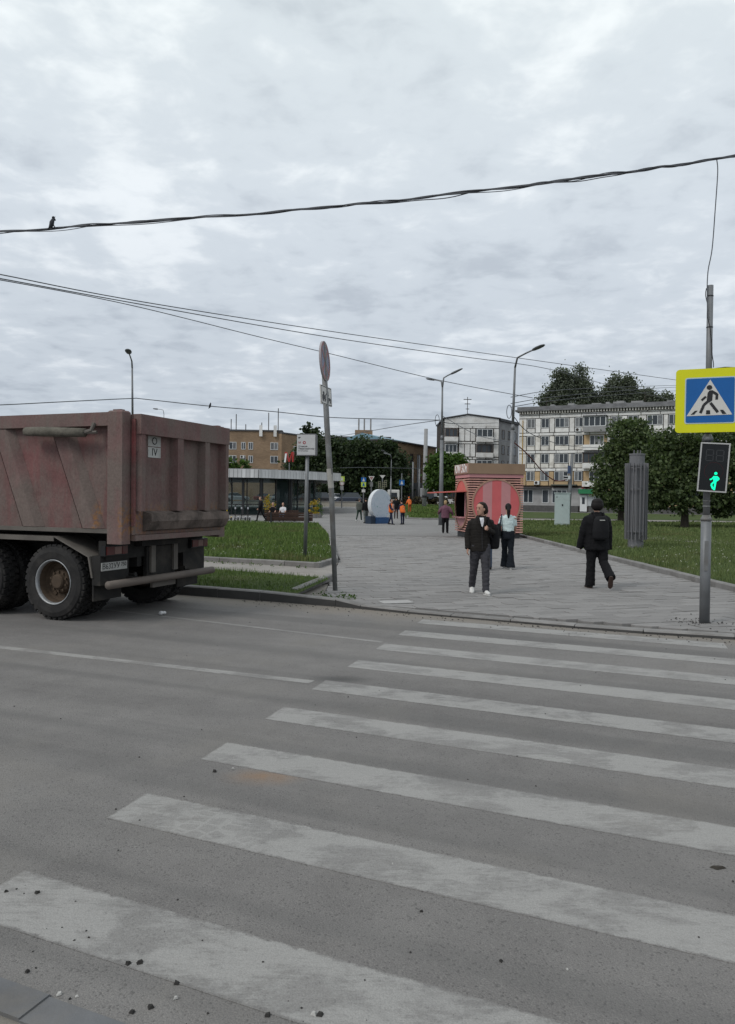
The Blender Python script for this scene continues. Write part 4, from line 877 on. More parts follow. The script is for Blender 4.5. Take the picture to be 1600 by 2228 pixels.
def tyre_mb(w_=.30, r=.522):
    mb = MB(); mb.lathe([(.30, .02), (.33, -.0), (.42, -.012), (.48, .005), (r-.025, .035), (r-.012, .07), (r-.012, w_-.07), (r-.025, w_-.035), (.48, w_-.005), (.42, w_+.012), (.33, w_), (.30, w_-.02)], (0, 0, 0), 'y', 48, False)
    for k in range(34):
        for row, (ya, yb_) in enumerate(((.022, .105), (.11, .19), (.195, w_-.022))):
            a = 2*math.pi*(k + (.5 if row % 2 else 0))/34; wd_ = .072 if row != 1 else .062; m_ = Matrix.Rotation(a, 3, 'Y'); rr_ = r + .004 - (.006 if row != 1 else 0)
            c = m_ @ Vector((0, 0, rr_ - .012)); bx = Matrix.Rotation(a, 3, 'Y') @ Matrix.Rotation(.18 if row == 0 else -.18 if row == 2 else .0, 3, 'Z')
            vs = [Vector((0, (ya+yb_)/2, 0)) + c + bx @ Vector(p) for p in [(sx*wd_/2, sy*(yb_-ya)/2, sz*.016) for sx, sy, sz in ((-1,-1,-1),(1,-1,-1),(1,1,-1),(-1,1,-1),(-.86,-.9,1),(.86,-.9,1),(.86,.9,1),(-.86,.9,1))]]
            mb.add(vs, [(4,5,6,7),(0,1,5,4),(1,2,6,5),(2,3,7,6),(3,0,4,7)])
    return mb
ty_me = tyre_mb().mesh('tyre', mt_tyre)
rim_me = MB().lathe([(.302, .025), (.315, .008), (.312, -.004), (.298, .004), (.288, .03), (.286, .05)], (0, 0, 0), 'y', 40, False).mesh('rim', mt_rim, True)
hub = MB().lathe([(.287, .048), (.278, .10), (.272, .15), (.25, .19), (.18, .195), (.165, .15), (.15, .125), (.11, .12), (.10, .08), (.085, .065), (.001, .06)], (0, 0, 0), 'y', 28, False)
for k in range(10): a = 2*math.pi*k/10; hub.lathe([(.016, .095), (.016, .135), (.001, .09)], (.135*math.cos(a), 0, .135*math.sin(a)), 'y', 6)
for k in range(8): a = 2*math.pi*k/8; hub.lathe([(.03, .175), (.03, .196)], (.215*math.cos(a), 0, .215*math.sin(a)), 'y', 8)
hub_me = hub.mesh('wheel', mt_hub, False)
def wheel(x, y, flip=False, dish=True):
    w_ = link('wheel', hub_me, tk, (x, y, .53), (0, rr.uniform(0, 3), R(180) if flip else 0))
    link('tyre', ty_me, w_); link('rim', rim_me, w_); return w_
for x in (0.0, -1.42):
    wheel(x, .0); wheel(x, .36); wheel(x, 2.5, True); wheel(x, 2.14, True)
wheel(-5.6, .05); wheel(-5.6, 2.45, True)
# cab, out of the frame but part of the truck
cab = MB(); cab.slab([(-6.9, .75), (-4.95, .75), (-4.95, 2.9), (-5.2, 3.05), (-6.6, 3.0), (-6.95, 1.9)], .05, 2.45); cab.build('cab', mt_brightred, tk)
tb_('bumper', mt_chassis, (-7.1, -6.91, .02, 2.48, .5, .95)); MB().add([(-6.97,.25,1.95),(-6.97,2.25,1.95),(-6.66,2.25,2.9),(-6.66,.25,2.9)],[(0,3,2,1)]).build('windscreen', mt_glass, tk)
for y in (.035, 2.455): MB().bbox(-6.5, -5.5, y-.008, y+.008, 1.95, 2.75).build('side_window', mt_glass, tk)
tb_('fuel_tank', mt_dustmetal, (-4.6, -3.4, .1, .7, .45, 1.0))
# ================================================================== people
def cloth(name, c, var=.2, rough=.85): return M(name, c, rough, var, 7, .006, 16, 0, .2)
mt_skin = M('skin', (.43, .25, .18), .55, .08, 9); mt_hairb = cloth('black_hair', (.012, .010, .010), .3, .6); mt_hairbr = cloth('dark_brown_hair', (.022, .014, .010), .3, .6); mt_blond = cloth('fair_hair', (.40, .28, .15), .25, .6); mt_hairgrey = cloth('greying_hair', (.10, .085, .075), .25)
mt_shoew = M('white_sneaker', (.62, .61, .59), .6, .12, 12); mt_shoeb = M('black_shoe', (.016, .015, .015), .6, .2, 12); mt_sole = M('brown_sole', (.065, .04, .032), .8, .3, 12)
mt_eye = M('eye_dark', (.015, .012, .010), .3, 0)
def person(label, base, yaw, S, pose, look, vox=.014, group=None, seat=None):
    """base: point on the ground, yaw: 0 faces the camera; look: colours and extras"""
    t = thing('person', label, 'person', base, yaw, group)
    ln = R(pose.get('lean', 0)); hipz = .93; V = Vector
    J = {}
    def rot_sag(a, l, out=0): return V((math.sin(out) * l, -math.sin(a)*math.cos(out)*l, -math.cos(a)*math.cos(out)*l))
    for s, sg in (('R', -1), ('L', 1)):
        a, k, o = pose.get(s+'leg', (0, 0, 2)); h_ = V((sg*.088, 0, hipz)); kn = h_ + rot_sag(R(a), .435, R(o)*sg); an = kn + rot_sag(R(a - k), .415, R(o*.4)*sg); J[s+'h'], J[s+'k'], J[s+'a'] = h_, kn, an
        fp = pose.get(s+'foot', None); fp = R(fp) if fp is not None else 0.0
        J[s+'f'] = V((sg*.12, -math.cos(fp), -math.sin(fp))).normalized()
    low = min(min(J[s+'a'].z - .085*math.cos(0), (J[s+'a'] + J[s+'f']*.15).z - .04) for s in 'RL')
    dz = -low if seat is None else seat + .10 - hipz
    tl = lambda p: V((p.x, (p.y)*math.cos(ln) - (p.z-hipz)*math.sin(ln), hipz + (p.z-hipz)*math.cos(ln) + p.y*math.sin(ln)))
    for s, sg in (('R', -1), ('L', 1)):
        sh = V((sg*.178, .01, 1.395)); a, e_, o = pose.get(s+'arm', (0, 12, 6))
        el = sh + rot_sag(R(a), .285, R(o)*sg); wr = el + rot_sag(R(a + e_), .25, R(o*.5)*sg)
        if s+'elbow' in pose: el = V(pose[s+'elbow'])
        if s+'wrist' in pose: wr = V(pose[s+'wrist'])
        J[s+'s'], J[s+'e'], J[s+'w'] = tl(sh), tl(el), tl(wr)
    up = V((0, 0, dz)); 
    for k in J:
        if k[1] != 'f': J[k] = (J[k] + up) * S
    U = lambda p: (tl(V(p)) + up) * S
    hy = R(pose.get('head', 0)); hp = R(pose.get('nod', 0)); HM = Matrix.Rotation(hy, 3, 'Z') @ Matrix.Rotation(hp, 3, 'X'); HC = V((0, -.012, 1.63)); Q = lambda p: U(HC + HM @ V(p))
    def torso(mb, lst, seg=16):
        mb.rings([(U((0, cy, z)), V((rx*S, 0, 0)), V((0, ry*S*math.cos(ln), ry*S*math.sin(ln)))) for z, rx, ry, cy in lst], seg); return mb
    # body
    mb = MB()
    mb.rings([(Q((0, cy, z)), HM @ V((rx*S, 0, 0)), HM @ V((0, ry*S, 0))) for z, cy, rx, ry in ((-.120,-.05,.022,.026),(-.102,-.047,.043,.043),(-.07,-.03,.057,.064),(-.03,-.012,.067,.082),(.02,-.002,.073,.091),(.06,.004,.074,.094),(.09,.008,.063,.081),(.112,.008,.041,.053),(.122,.008,.014,.02))], 16)
    mb.tube([Q((0, -.088, .022)), Q((0, -.107, -.012)), Q((0, -.112, -.028)), Q((0, -.085, -.034))], [.008*S, .012*S, .015*S, .010*S], 6)
    for sg in (-1, 1): mb.ell(Q((sg*.074, .012, -.005)), (.012*S, .02*S, .033*S), 8, 6, HM)
    mb.tube([U((0, .02, 1.42)), Q((0, .018, -.05))], [.058*S, .052*S], 10)
    torso(mb, [(.84, .13, .09, 0), (.95, .155, .105, 0), (1.08, .13, .095, 0), (1.25, .155, .105, 0), (1.38, .165, .095, .005), (1.45, .09, .06, .01)])
    for s, sg in (('R', -1), ('L', 1)):
        mb.tube([J[s+'s'], J[s+'s'].lerp(J[s+'e'], .5), J[s+'e'], J[s+'w'].lerp(J[s+'e'], .6), J[s+'w']], [.05*S, .045*S, .038*S, .037*S, .026*S], 9)
        mb.tube([J[s+'h'], J[s+'h'].lerp(J[s+'k'], .5), J[s+'k'], J[s+'k'].lerp(J[s+'a'], .35), J[s+'a']], [.078*S, .068*S, .05*S, .052*S, .036*S], 9)
        f = J[s+'f']; uq = V((f.y, -f.x, 0)).normalized().cross(f) * -1; uq = uq.normalized() if uq.z > 0 else -uq.normalized(); mb.tube([J[s+'a'], J[s+'a'] - f*.03*S - uq*.045*S, J[s+'a'] + f*.10*S - uq*.055*S, J[s+'a'] + f*.15*S - uq*.062*S], [.034*S, .03*S, .026*S, .016*S], 8)
        # hand: palm, four fingers, thumb
        d = (J[s+'w'] - J[s+'e']).normalized(); fist = pose.get(s+'fist', .35); side_ = V((0, -1, 0)) if abs(d.y) < .8 else V((0, 0, 1)); side_ = (side_ - d*side_.dot(d)).normalized(); nrm = d.cross(side_) * (1 if s == 'L' else -1)
        w0 = J[s+'w']; mb.rings([(w0 + d*l*S, side_*a_*S, nrm*b_*S) for l, a_, b_ in ((-.01, .026, .018), (.03, .036, .016), (.07, .041, .015), (.092, .036, .012))], 8)
        for q in range(4):
            b0 = w0 + d*.085*S + side_*(.028 - .019*q)*S; l_ = (.062, .07, .066, .05)[q]*S; c1 = math.cos(fist*1.1); s1 = math.sin(fist*1.1); c2 = math.cos(fist*2.6); s2 = math.sin(fist*2.6)
            p1 = b0 + (d*c1 + nrm*s1)*l_*.5; p2 = p1 + (d*c2 + nrm*s2)*l_*.5; mb.tube([b0 - d*.01*S, p1, p2], [.0095*S, .009*S, .007*S], 6)
        b0 = w0 + d*.025*S + side_*.03*S; p1 = b0 + (d*.6 + side_*.75 + nrm*.3).normalized()*.035*S; mb.tube([b0, p1, p1 + (d*.9 + nrm*.4).normalized()*.028*S], [.013*S, .0105*S, .008*S], 6)
    me = fuse(mb, vox*.62*S, 2); me.materials.append(look.get('skin', mt_skin)); link('body', me, t)
    if pose.get('face', True):
        for sg in (-1, 1):
            MB().ell(Q((sg*.031, -.083, .012)), (.012*S, .009*S, .006*S), 8, 6, HM).build('eye', mt_eye, t); MB().tube([Q((sg*.016, -.092, .034)), Q((sg*.046, -.082, .036))], .004*S, 5).build('eyebrow', look['hair'], t)
        MB().tube([Q((-.022, -.088, -.066)), Q((0, -.094, -.064)), Q((.022, -.088, -.066))], .0045*S, 5).build('mouth', M('lips', (.22, .09, .075), .5, .1), t)
    hm = MB().ell(Q((0, .034, .042)), (.086*S, .094*S, .098*S), 16, 12, HM)
    hs = look.get('hairstyle', 'short')
    if hs in ('bob', 'long'): hm.ell(Q((0, .055, -.02)), (.085*S, .075*S, .11*S), 14, 10, HM)
    if hs == 'fluffy': hm.ell(Q((0, .07, .0)), (.096*S, .085*S, .12*S), 14, 10, HM).ell(Q((0, .03, .085)), (.084*S, .088*S, .055*S), 14, 10, HM)
    if hs == 'wide': hm.ell(Q((0, .045, .0)), (.128*S, .10*S, .115*S), 14, 10, HM).ell(Q((0, .04, .06)), (.115*S, .10*S, .085*S), 14, 10, HM)
    if hs == 'ponytail': hm.tube([Q((0, .11, .03)), Q((0, .135, -.05)), Q((.0, .13, -.16)), Q((.0, .12, -.27))], [.04*S, .052*S, .045*S, .018*S], 10)
    me = fuse(hm, vox*.8*S, 2); me.materials.append(look['hair']); link('hair', me, t)
    # upper garment
    kind = look.get('top_kind', 'jacket'); bulk = look.get('bulk', 1.0); hem = look.get('hem', .86)
    mb = MB(); g = {'jacket': 1.0, 'tee': .86, 'coat': 1.05}[kind] * bulk
    torso(mb, [(hem, .178*g, .128*g, 0), (hem+.03, .188*g, .138*g, 0), (1.0, .182*g, .132*g, 0), (1.14, .19*g, .135*g, 0), (1.27, .203*g, .142*g, 0), (1.36, .192*g, .13*g, .005), (1.41, .15*g, .108*g, .01), (1.45, .105*g, .088*g, .012)] + ([(1.50, .078*g, .076*g, .015)] if kind != 'tee' else [(1.46, .09, .075, .014)]), 18)
    sl = 1.0 if kind != 'tee' else .62
    for s in 'RL':
        if sl == 1.0: xi = V(((.05 if s == 'R' else -.05)*S, 0, .012*S)); ov = look.get('cuff', 1.0); mb.tube([J[s+'s'] + xi, J[s+'s'] - xi*.1 + (J[s+'e']-J[s+'s'])*.10, J[s+'s'].lerp(J[s+'e'], .45), J[s+'e'], J[s+'e'].lerp(J[s+'w'], .5), J[s+'e'].lerp(J[s+'w'], ov)], [.052*S, .062*g*S, .07*g*S, .063*g*S, .058*g*S, .05*g*S], 10)
        else: mb.tube([J[s+'s'] + V(((.05 if s == 'R' else -.05)*S, 0, .01*S)), J[s+'s'] + (J[s+'e']-J[s+'s'])*.08, J[s+'s'].lerp(J[s+'e'], .45), J[s+'s'].lerp(J[s+'e'], .85)], [.045*S, .052*S, .055*S, .052*S], 10)
    me = fuse(mb, vox*S, 3); wrinkle(me, .011*S); me.materials.append(look['top']); link(look.get('top_name', 'jacket'), me, t)
    # trousers
    mb = MB(); flare = look.get('flare', 0); lw = look.get('legw', 1.0)
    hw_ = look.get('hipw', 1.0); torso(mb, [(.80, .15*hw_, .115*hw_, 0), (.88, .172*hw_, .125*hw_, 0), (1.0, .16*hw_, .118*hw_, 0), (1.04, .15, .11, 0)])
    for s in 'RL':
        k, a = J[s+'k'], J[s+'a']; an = a + (a-k)*.09
        mb.tube([J[s+'h'] + V((0,0,.03*S)), J[s+'h'].lerp(k, .5), k, k.lerp(an, .5), an], [.092*S*lw, .084*S*lw, .066*S*lw, (.06+flare*.4)*S*lw, (.056+flare)*S*lw], 12)
    me = fuse(mb, vox*S, 3); wrinkle(me, .009*S); me.materials.append(look['legs']); link('trousers', me, t)
    for s in 'RL':
        f = J[s+'f']; a = J[s+'a']; sd_ = V((f.y, -f.x, 0)).normalized() * -1; upv = sd_.cross(f).normalized(); upv = upv if upv.z > 0 else -upv
        c0 = a - upv*.052*S
        sm = MB().rings([(c0 + f*l*S + upv*h_*S, sd_*w_*S, upv*hh*S) for l, w_, hh, h_ in ((-.075, .022, .03, .012), (-.06, .036, .045, .012), (.0, .04, .052, .02), (.07, .044, .042, .006), (.13, .046, .032, -.002), (.17, .038, .026, -.006), (.195, .018, .014, -.01))], 12)
        sh_ = link('shoe', sm.mesh('shoe', look['shoe'], True), t)
        MB().rings([(c0 + f*l*S - upv*.036*S, sd_*w_*S, upv*.012*S) for l, w_ in ((-.078, .024), (-.06, .039), (.0, .043), (.07, .046), (.13, .048), (.17, .041), (.2, .018))], 10).build('sole', look.get('sole', look['shoe']), sh_)
    return t, U, J
def backpack(t, U, S, mat, c=(0, .21, 1.22), r=(.15, .085, .21), vox=.014, yaw=0):
    mb = MB(); c0 = U(c); m_ = Matrix.Rotation(yaw, 3, 'Z')
    mb.rings([(c0 + m_ @ Vector((0, 0, z*r[2]*S)), m_ @ Vector((r[0]*k*S, 0, 0)), m_ @ Vector((0, r[1]*k*S, 0))) for z, k in ((-1, .75), (-.85, 1.0), (-.3, 1.08), (.3, 1.0), (.75, .86), (1, .55))], 14)
    return mb
def on_ground(px, py, z=.046): return G(px, py, z)
def height_at(px, py_head, base): return P(px, py_head, base.y).z - base.z
mt_denim = cloth('blue_denim', (.06, .085, .13)); mt_navy = cloth('navy_workwear', (.018, .022, .045)); mt_orange = M('orange_vest', (.75, .16, .03), .7, .15, 8); mt_refl = M('reflective_band', (.45, .45, .42), .4, .1)
mt_charcoal = cloth('charcoal_trousers', (.052, .051, .058)); mt_jacket = cloth('dark_brown_jacket', (.017, .015, .0135)); mt_blackc = cloth('black_cloth', (.007, .007, .0082)); mt_tee = cloth('white_tee', (.6, .6, .62), .08); mt_mint = cloth('pale_mint_tee', (.56, .66, .66), .1); mt_mauve = cloth('mauve_jacket', (.16, .075, .105)); mt_inkblue = cloth('ink_trousers', (.010, .013, .018)); mt_camo = cloth('grey_patterned_trousers', (.13, .14, .13), .6); mt_greenish = cloth('dark_green_cloth', (.02, .04, .03))
# --- man walking towards the camera
b0 = on_ground(1044, 1292); S_ = height_at(1048, 1094, b0) / 1.75
t, U, J = person('man in dark jacket and white sneakers walking this way, hand on bag strap', b0, R(2), S_,
    dict(Rleg=(-16, 10, 1), Lleg=(9, 4, 1), Rfoot=28, Lfoot=-4, Rarm=(-4, 12, 8), Relbow=(-.245, .035, 1.13), Rwrist=(-.255, -.03, .88), Lelbow=(.265, .05, 1.16), Lwrist=(.105, -.20, 1.25), Lfist=1.1, head=-52, nod=4),
    dict(top=mt_jacket, legs=mt_charcoal, shoe=mt_shoew, hair=mt_hairbr, hairstyle='fluffy', legw=1.2, bulk=1.02, hem=.82, cuff=1.08), .0125)
MB().add([U((-.042,-.098,1.47)), U((.042,-.098,1.47)), U((.034,-.146,1.40)), U((.010,-.158,1.29)), U((-.012,-.158,1.31)), U((-.036,-.144,1.41))], [(0,5,4,3,2,1)]).build('white_shirt_front', mt_tee, t)
for sg in (-1, 1): MB().tube([U((sg*.075,-.05,1.505)), U((sg*.072,-.115,1.46)), U((sg*.055,-.155,1.37)), U((sg*.018,-.168,1.26))], [.014, .018, .016, .006], 6).build('collar', mt_jacket, t)
MB().tube([U((.0,-.158,1.27)), U((.0,-.155,1.1)), U((.01,-.152,.88))], .004, 5).build('zip', mt_charcoal, t)
me = fuse(backpack(t, U, S_, mt_blackc, (.27, .12, 1.10), (.12, .15, .24)), .016, 3); me.materials.append(mt_blackc)
bp = link('backpack', me, None, b0, (0, 0, R(2))); tag(bp, 'black backpack slung on one shoulder of the man in white sneakers', 'backpack')
MB().tube([U((.20, .16, 1.25)), U((.17, .08, 1.47)), U((.13, -.08, 1.46)), U((.12, -.165, 1.32)), U((.18, -.10, 1.10)), U((.24, .02, 1.02))], .016, 6).build('strap', mt_blackc, bp)
for s, px_ in (('R', -.17), ('L', .17)): MB().box(J[s+'k'] + Vector((px_*.35, -.01, .12)), (.03, .11, .15)).build('cargo_pocket', mt_charcoal, t)
# --- hidden walker just behind
b1 = on_ground(1056, 1240); person('person in blue jeans hidden behind the man in the dark jacket', b1, R(185), 1.50/1.75, dict(lean=8, Rleg=(10, 4, 8), Lleg=(-14, 20, 1), Lfoot=20, face=False), dict(top=mt_blackc, legs=mt_denim, shoe=mt_shoeb, hair=mt_hairb), .02)
# --- woman with ponytail
b2 = on_ground(1104, 1238); S_ = height_at(1110, 1096, b2) / 1.75
t, U, J = person('woman with long black ponytail in pale mint top walking towards the kiosk', b2, R(176), S_,
    dict(Rleg=(-6, 3, -1), Lleg=(16, 16, -3), Rfoot=0, Lfoot=0, Larm=(8, 20, 8), Rarm=(14, 40, 5), face=False),
    dict(top=mt_mint, top_kind='tee', top_name='tee_shirt', legs=mt_inkblue, shoe=mt_shoew, hair=mt_hairb, hairstyle='ponytail', flare=.055, hem=.96, legw=1.12, hipw=1.14, bulk=1.02), .013)
me = fuse(MB().rings([(U((.235, .03, z)), Vector((.05, 0, 0)), Vector((0, .16*k, 0))) for z, k in ((.88, .85), (.93, 1.05), (1.1, 1.0), (1.22, .7))], 12), .018, 3); me.materials.append(mt_blackc)
bg = tag(link('shoulder_bag', me, None, b2, (0, 0, R(176))), 'dark shoulder bag carried by the woman in the pale mint top', 'bag')
for dx in (-.035, .03): MB().tube([U((.21, dx*3, 1.2)), U((.17+dx*.3, dx*2, 1.46)), U((.22, .10+dx, 1.22))], .012, 6).build('strap', mt_navy, bg)
# --- person in black
b3 = on_ground(1297, 1279); S_ = height_at(1304, 1087, b3) / 1.75
t, U, J = person('person all in black with backpack walking away across the paving', b3, R(184), S_,
    dict(Lleg=(3, 2, 2), Rleg=(-10, 42, 4), Lfoot=0, Rfoot=62, Larm=(6, 10, 17), Rarm=(-4, 12, 9), face=False, lean=3),
    dict(top=mt_blackc, legs=mt_blackc, shoe=mt_shoeb, hair=mt_hairb, hairstyle='wide', sole=mt_sole, bulk=1.32, hem=.74, legw=1.34, hipw=1.12, cuff=1.45, flare=.018), .0125)
me = fuse(backpack(t, U, S_, mt_blackc, (0, .215, 1.18), (.16, .085, .23)), .015, 3); me.materials.append(cloth('black_nylon', (.0095, .0095, .011), .3, .7))
bp = tag(link('backpack', me, None, b3, (0, 0, R(184))), 'black backpack on the back of the person all in black', 'backpack')
for sg in (-1, 1): MB().tube([U((sg*.09, .19, 1.38)), U((sg*.10, .10, 1.475)), U((sg*.12, -.06, 1.45))], .018, 6).build('strap', mt_blackc, bp)
MB().box(U((0, .30, 1.33)), (.10, .012, .016)).build('label_tag', mt_refl, bp)
# --- woman in mauve
b4 = on_ground(969, 1160); S_ = height_at(970, 1089, b4) / 1.75
person('fair haired woman in mauve jacket standing left of the kiosk hatch', b4, R(170), S_, dict(Rarm=(-14, 60, 30), Larm=(-10, 70, 30), face=False), dict(top=mt_mauve, legs=mt_blackc, shoe=mt_shoeb, hair=mt_blond, hairstyle='bob', bulk=1.22, hem=.80, legw=1.2), .024)
# --- road workers by the round board
def vest(t, U):
    MB().tube([U((-.08,-.16,1.44)), U((-.1,-.16,.95))], .02, 5).tube([U((.08,-.16,1.44)), U((.1,-.16,.95))], .02, 5).tube([U((-.19,0,1.1)), U((0,.165,1.1)), U((.19,0,1.1)), U((0,-.165,1.1)), U((-.19,0,1.1))], .022, 5).build('reflective_band', mt_refl, t)
for lab, px, py, hd, yw, ps in (('road worker in orange vest standing right beside the round white board', 851, 1141, 1086, 60, dict(Rarm=(22, 40, 8), Larm=(15, 30, 8), Rleg=(14, 4, 2), Lleg=(-12, 8, 2))),
    ('road worker in orange vest bending forward, second from the round white board', 876, 1141, 1088, -150, dict(lean=14, Rarm=(20, 50, 12), Larm=(24, 60, 12), Rleg=(6, 2, 4), Lleg=(-6, 2, 4)))):
    bb_ = on_ground(px, py); S_ = height_at(px, hd, bb_)/1.75
    t, U, J = person(lab, bb_, R(yw), S_, dict(ps, face=False), dict(top=mt_navy, legs=mt_navy, shoe=mt_shoeb, hair=mt_hairb, bulk=1.05), .026, 'road workers by the round board')
    mb = MB().rings([(U((0, 0, z)), Vector((rx*S_, 0, 0)), Vector((0, ry*S_, 0))) for z, rx, ry in ((.84, .205, .16), (.95, .21, .162), (1.15, .212, .16), (1.30, .22, .165), (1.40, .17, .14), (1.46, .10, .10))], 14)
    mb.build('safety_vest', mt_orange, t, True); vest(t, U)
bb_ = Vector((X_at(892, 78), 78, .22)); t, U, J = person('farther road worker in orange clothes on the grass edge', bb_, R(200), .98, dict(lean=20, Rarm=(30, 30, 15), Larm=(30, 30, 15), face=False), dict(top=mt_orange, legs=cloth('orange_trousers', (.4, .10, .03)), shoe=mt_shoeb, hair=mt_orange), .03)
bb_ = on_ground(862, 1128); t, U, J = person('person in black with pack standing behind the two road workers', bb_, R(180), 1.02, dict(face=False), dict(top=mt_blackc, legs=cloth('dark_maroon', (.03, .014, .012)), shoe=mt_shoeb, hair=mt_hairb, bulk=1.15), .028)
bb_ = on_ground(796, 1138); person('person in grey patterned trousers left of the round white board', bb_, R(200), .97, dict(Rleg=(8, 4, 2), Lleg=(-8, 6, 2), face=False), dict(top=mt_blackc, legs=mt_camo, shoe=mt_shoeb, hair=mt_hairb, bulk=1.15, legw=1.25), .028)
bb_ = on_ground(782, 1134); person('person in dark green trousers at the left end of the group', bb_, R(150), .95, dict(Rleg=(12, 4, 2), Lleg=(-12, 12, 2), face=False), dict(top=cloth('olive_grey_top', (.08, .085, .075)), legs=mt_greenish, shoe=mt_shoew, hair=mt_hairgrey, bulk=1.1), .028)
bb_ = on_ground(567, 1134); person('man in dark clothes walking past the parked scooters', bb_, R(-70), height_at(567, 1080, bb_)/1.75, dict(Rleg=(20, 8, 1), Lleg=(-18, 14, 1), Rfoot=0, Lfoot=25, Rarm=(-16, 14, 5), Larm=(16, 20, 5), face=False), dict(top=mt_blackc, legs=mt_blackc, shoe=mt_shoeb, hair=mt_hairgrey, bulk=1.1), .026)
bb_ = Vector((X_at(1268, 113), 113, .0)); person('distant person in dark clothes outside the shop with green awning', bb_, R(180), .98, dict(Rleg=(12, 4, 2), Lleg=(-10, 10, 2), face=False), dict(top=mt_navy, legs=mt_blackc, shoe=mt_shoeb, hair=mt_hairb), .036)

# ================================================================== benches and sitters
mt_plank = M('dark_bench_plank', (.055, .03, .022), .7, .3, 3, 0, 20, 0, .3, None, .4, 3, .2)
def bench(label, c, yaw, L_=2.75):
    t = thing('park_bench', label, 'bench', c, yaw)
    for k in range(4): MB().bbox(-L_/2, L_/2, .20+k*.012, .235+k*.012, .30+k*.135, .41+k*.135).build('back_slat', mt_plank, t)
    for k in range(4): MB().bbox(-L_/2, L_/2, -.32+k*.125, -.21+k*.125, .41, .45).build('seat_slat', mt_plank, t)
    for x in (-L_/2+.25, L_/2-.25):
        l_ = MB().bbox(x-.05, x+.05, -.30, .19, 0, .405).bbox(x-.04, x+.04, .26, .30, .2, .82).build('leg', mt_dark, t)
    return t
bc_ = on_ground(631, 1143, .03); bench('dark wooden bench with its slatted back towards the lawn', (bc_.x, bc_.y, .0), R(180 + 4)); 
b_s = (-6.6, 52.6); bench('dark bench facing the lawn under the pavilion where two people sit', (b_s[0] + .6, b_s[1], 0), R(0), 2.4)
for x, lab, tp, lg, hr, kind in ((-.55, 'seated person in dark top with bare arms on the bench', mt_blackc, mt_blackc, mt_hairgrey, 'tee'), (.15, 'seated person in pale top and blue jeans on the bench', mt_tee, mt_denim, mt_hairbr, 'tee')):
    person(lab, (b_s[0] + .6 + x, b_s[1] - .1, 0), R(-8), .98, dict(Rleg=(86, 84, 4), Lleg=(84, 86, 4), Rarm=(20, 50, 6), Larm=(24, 50, 6), face=False), dict(top=tp, legs=lg, shoe=mt_shoeb, hair=hr, top_kind=kind, hem=.9), .028, None, .45)
# ================================================================== scooters
def scooter(label, loc, yaw, mat):
    t = thing('electric_scooter', label, 'scooter', loc, yaw, 'scooters parked in a row by the pavilion')
    MB().cbox((0, .05, .16), (.18, .75, .05), .015).build('deck', mt_black, t)
    for y in (-.48, .50): 
        w_ = MB().lathe([(.06, -.03), (.125, -.035), (.13, 0), (.125, .035), (.06, .03)], (0, y, .13), 'x', 18).build('wheel', mt_black, t); MB().lathe([(.055, -.04), (.055, .04)], (0, y, .13), 'x', 10).build('hub', mt_white, w_)
    MB().tube([(0, -.46, .18), (0, -.40, .6), (0, -.33, 1.14)], .03, 8).build('stem', mat if mat is mt_yellow else mt_black, t)
    MB().tube([(-.26, -.30, 1.17), (0, -.33, 1.14), (.26, -.30, 1.17)], .017, 7).build('handlebar', mt_black, t)
    MB().box((0, .5, .285), (.11, .26, .015), 0, .1).box((0, -.47, .29), (.10, .2, .015), 0, -.2).build('mudguard', mat, t); MB().box((0, -.40, .92), (.09, .07, .14)).build('battery_box', mat, t)
mt_yellow = M('scooter_yellow', (.55, .36, .02), .4, .1); mt_scg = M('scooter_grey_white', (.42, .43, .46), .4, .15)
for k, (px, m, lab) in enumerate(((498, mt_yellow, 'yellow electric scooter at the left end of the row'), (514, mt_scg, 'pale grey electric scooter next to the yellow one'), (528, mt_scg, 'pale grey electric scooter in the middle of the row'), (541, mt_scg, 'pale grey electric scooter at the right end of the row'))):
    q = on_ground(px, 1134, .0); scooter(lab, (q.x, q.y + rr.uniform(-.2, .5), 0), R(rr.uniform(-12, 12)), m)
# ================================================================== round board
b5 = on_ground(826, 1139); 
rb = thing('round_board', 'big white round map board standing on a blue foot beside the workers', 'board', (b5.x, b5.y, .045), R(46))
mt_map = newmat('map_print'); b = NB(mt_map); v = b.obj(); n = b.noise(v, 2.6, 5, .7, .8); n2 = b.noise(v, 5, 4, .6)
c = b.ramp(n, (.35, (.40, .47, .55)), (.5, (.55, .60, .66)), (.62, (.45, .53, .60))); c = b.mix(b.smooth(n2, .64, .7), c, (.08, .28, .2)); c = b.mix(b.smooth(b.noise(v, 9, 4), .68, .72), c, (.18, .24, .32)); b.out(c, .5)
MB().disc(0, 1.28, 1.0, -.14, .14, 48).build('disc', M('board_white', (.6, .62, .64), .5, .1), rb); MB().disc(0, 1.28, .94, -.15, -.142, 48).build('map_face', mt_map, rb)
MB().bbox(-.62, .62, -.3, .3, 0, .42).build('foot', M('blue_foot', (.03, .09, .22), .6, .25), rb); MB().bbox(-1.1, -.66, -.25, .25, 0, .5).build('side_box', M('dark_blue_box', (.02, .035, .06), .6, .2), rb)
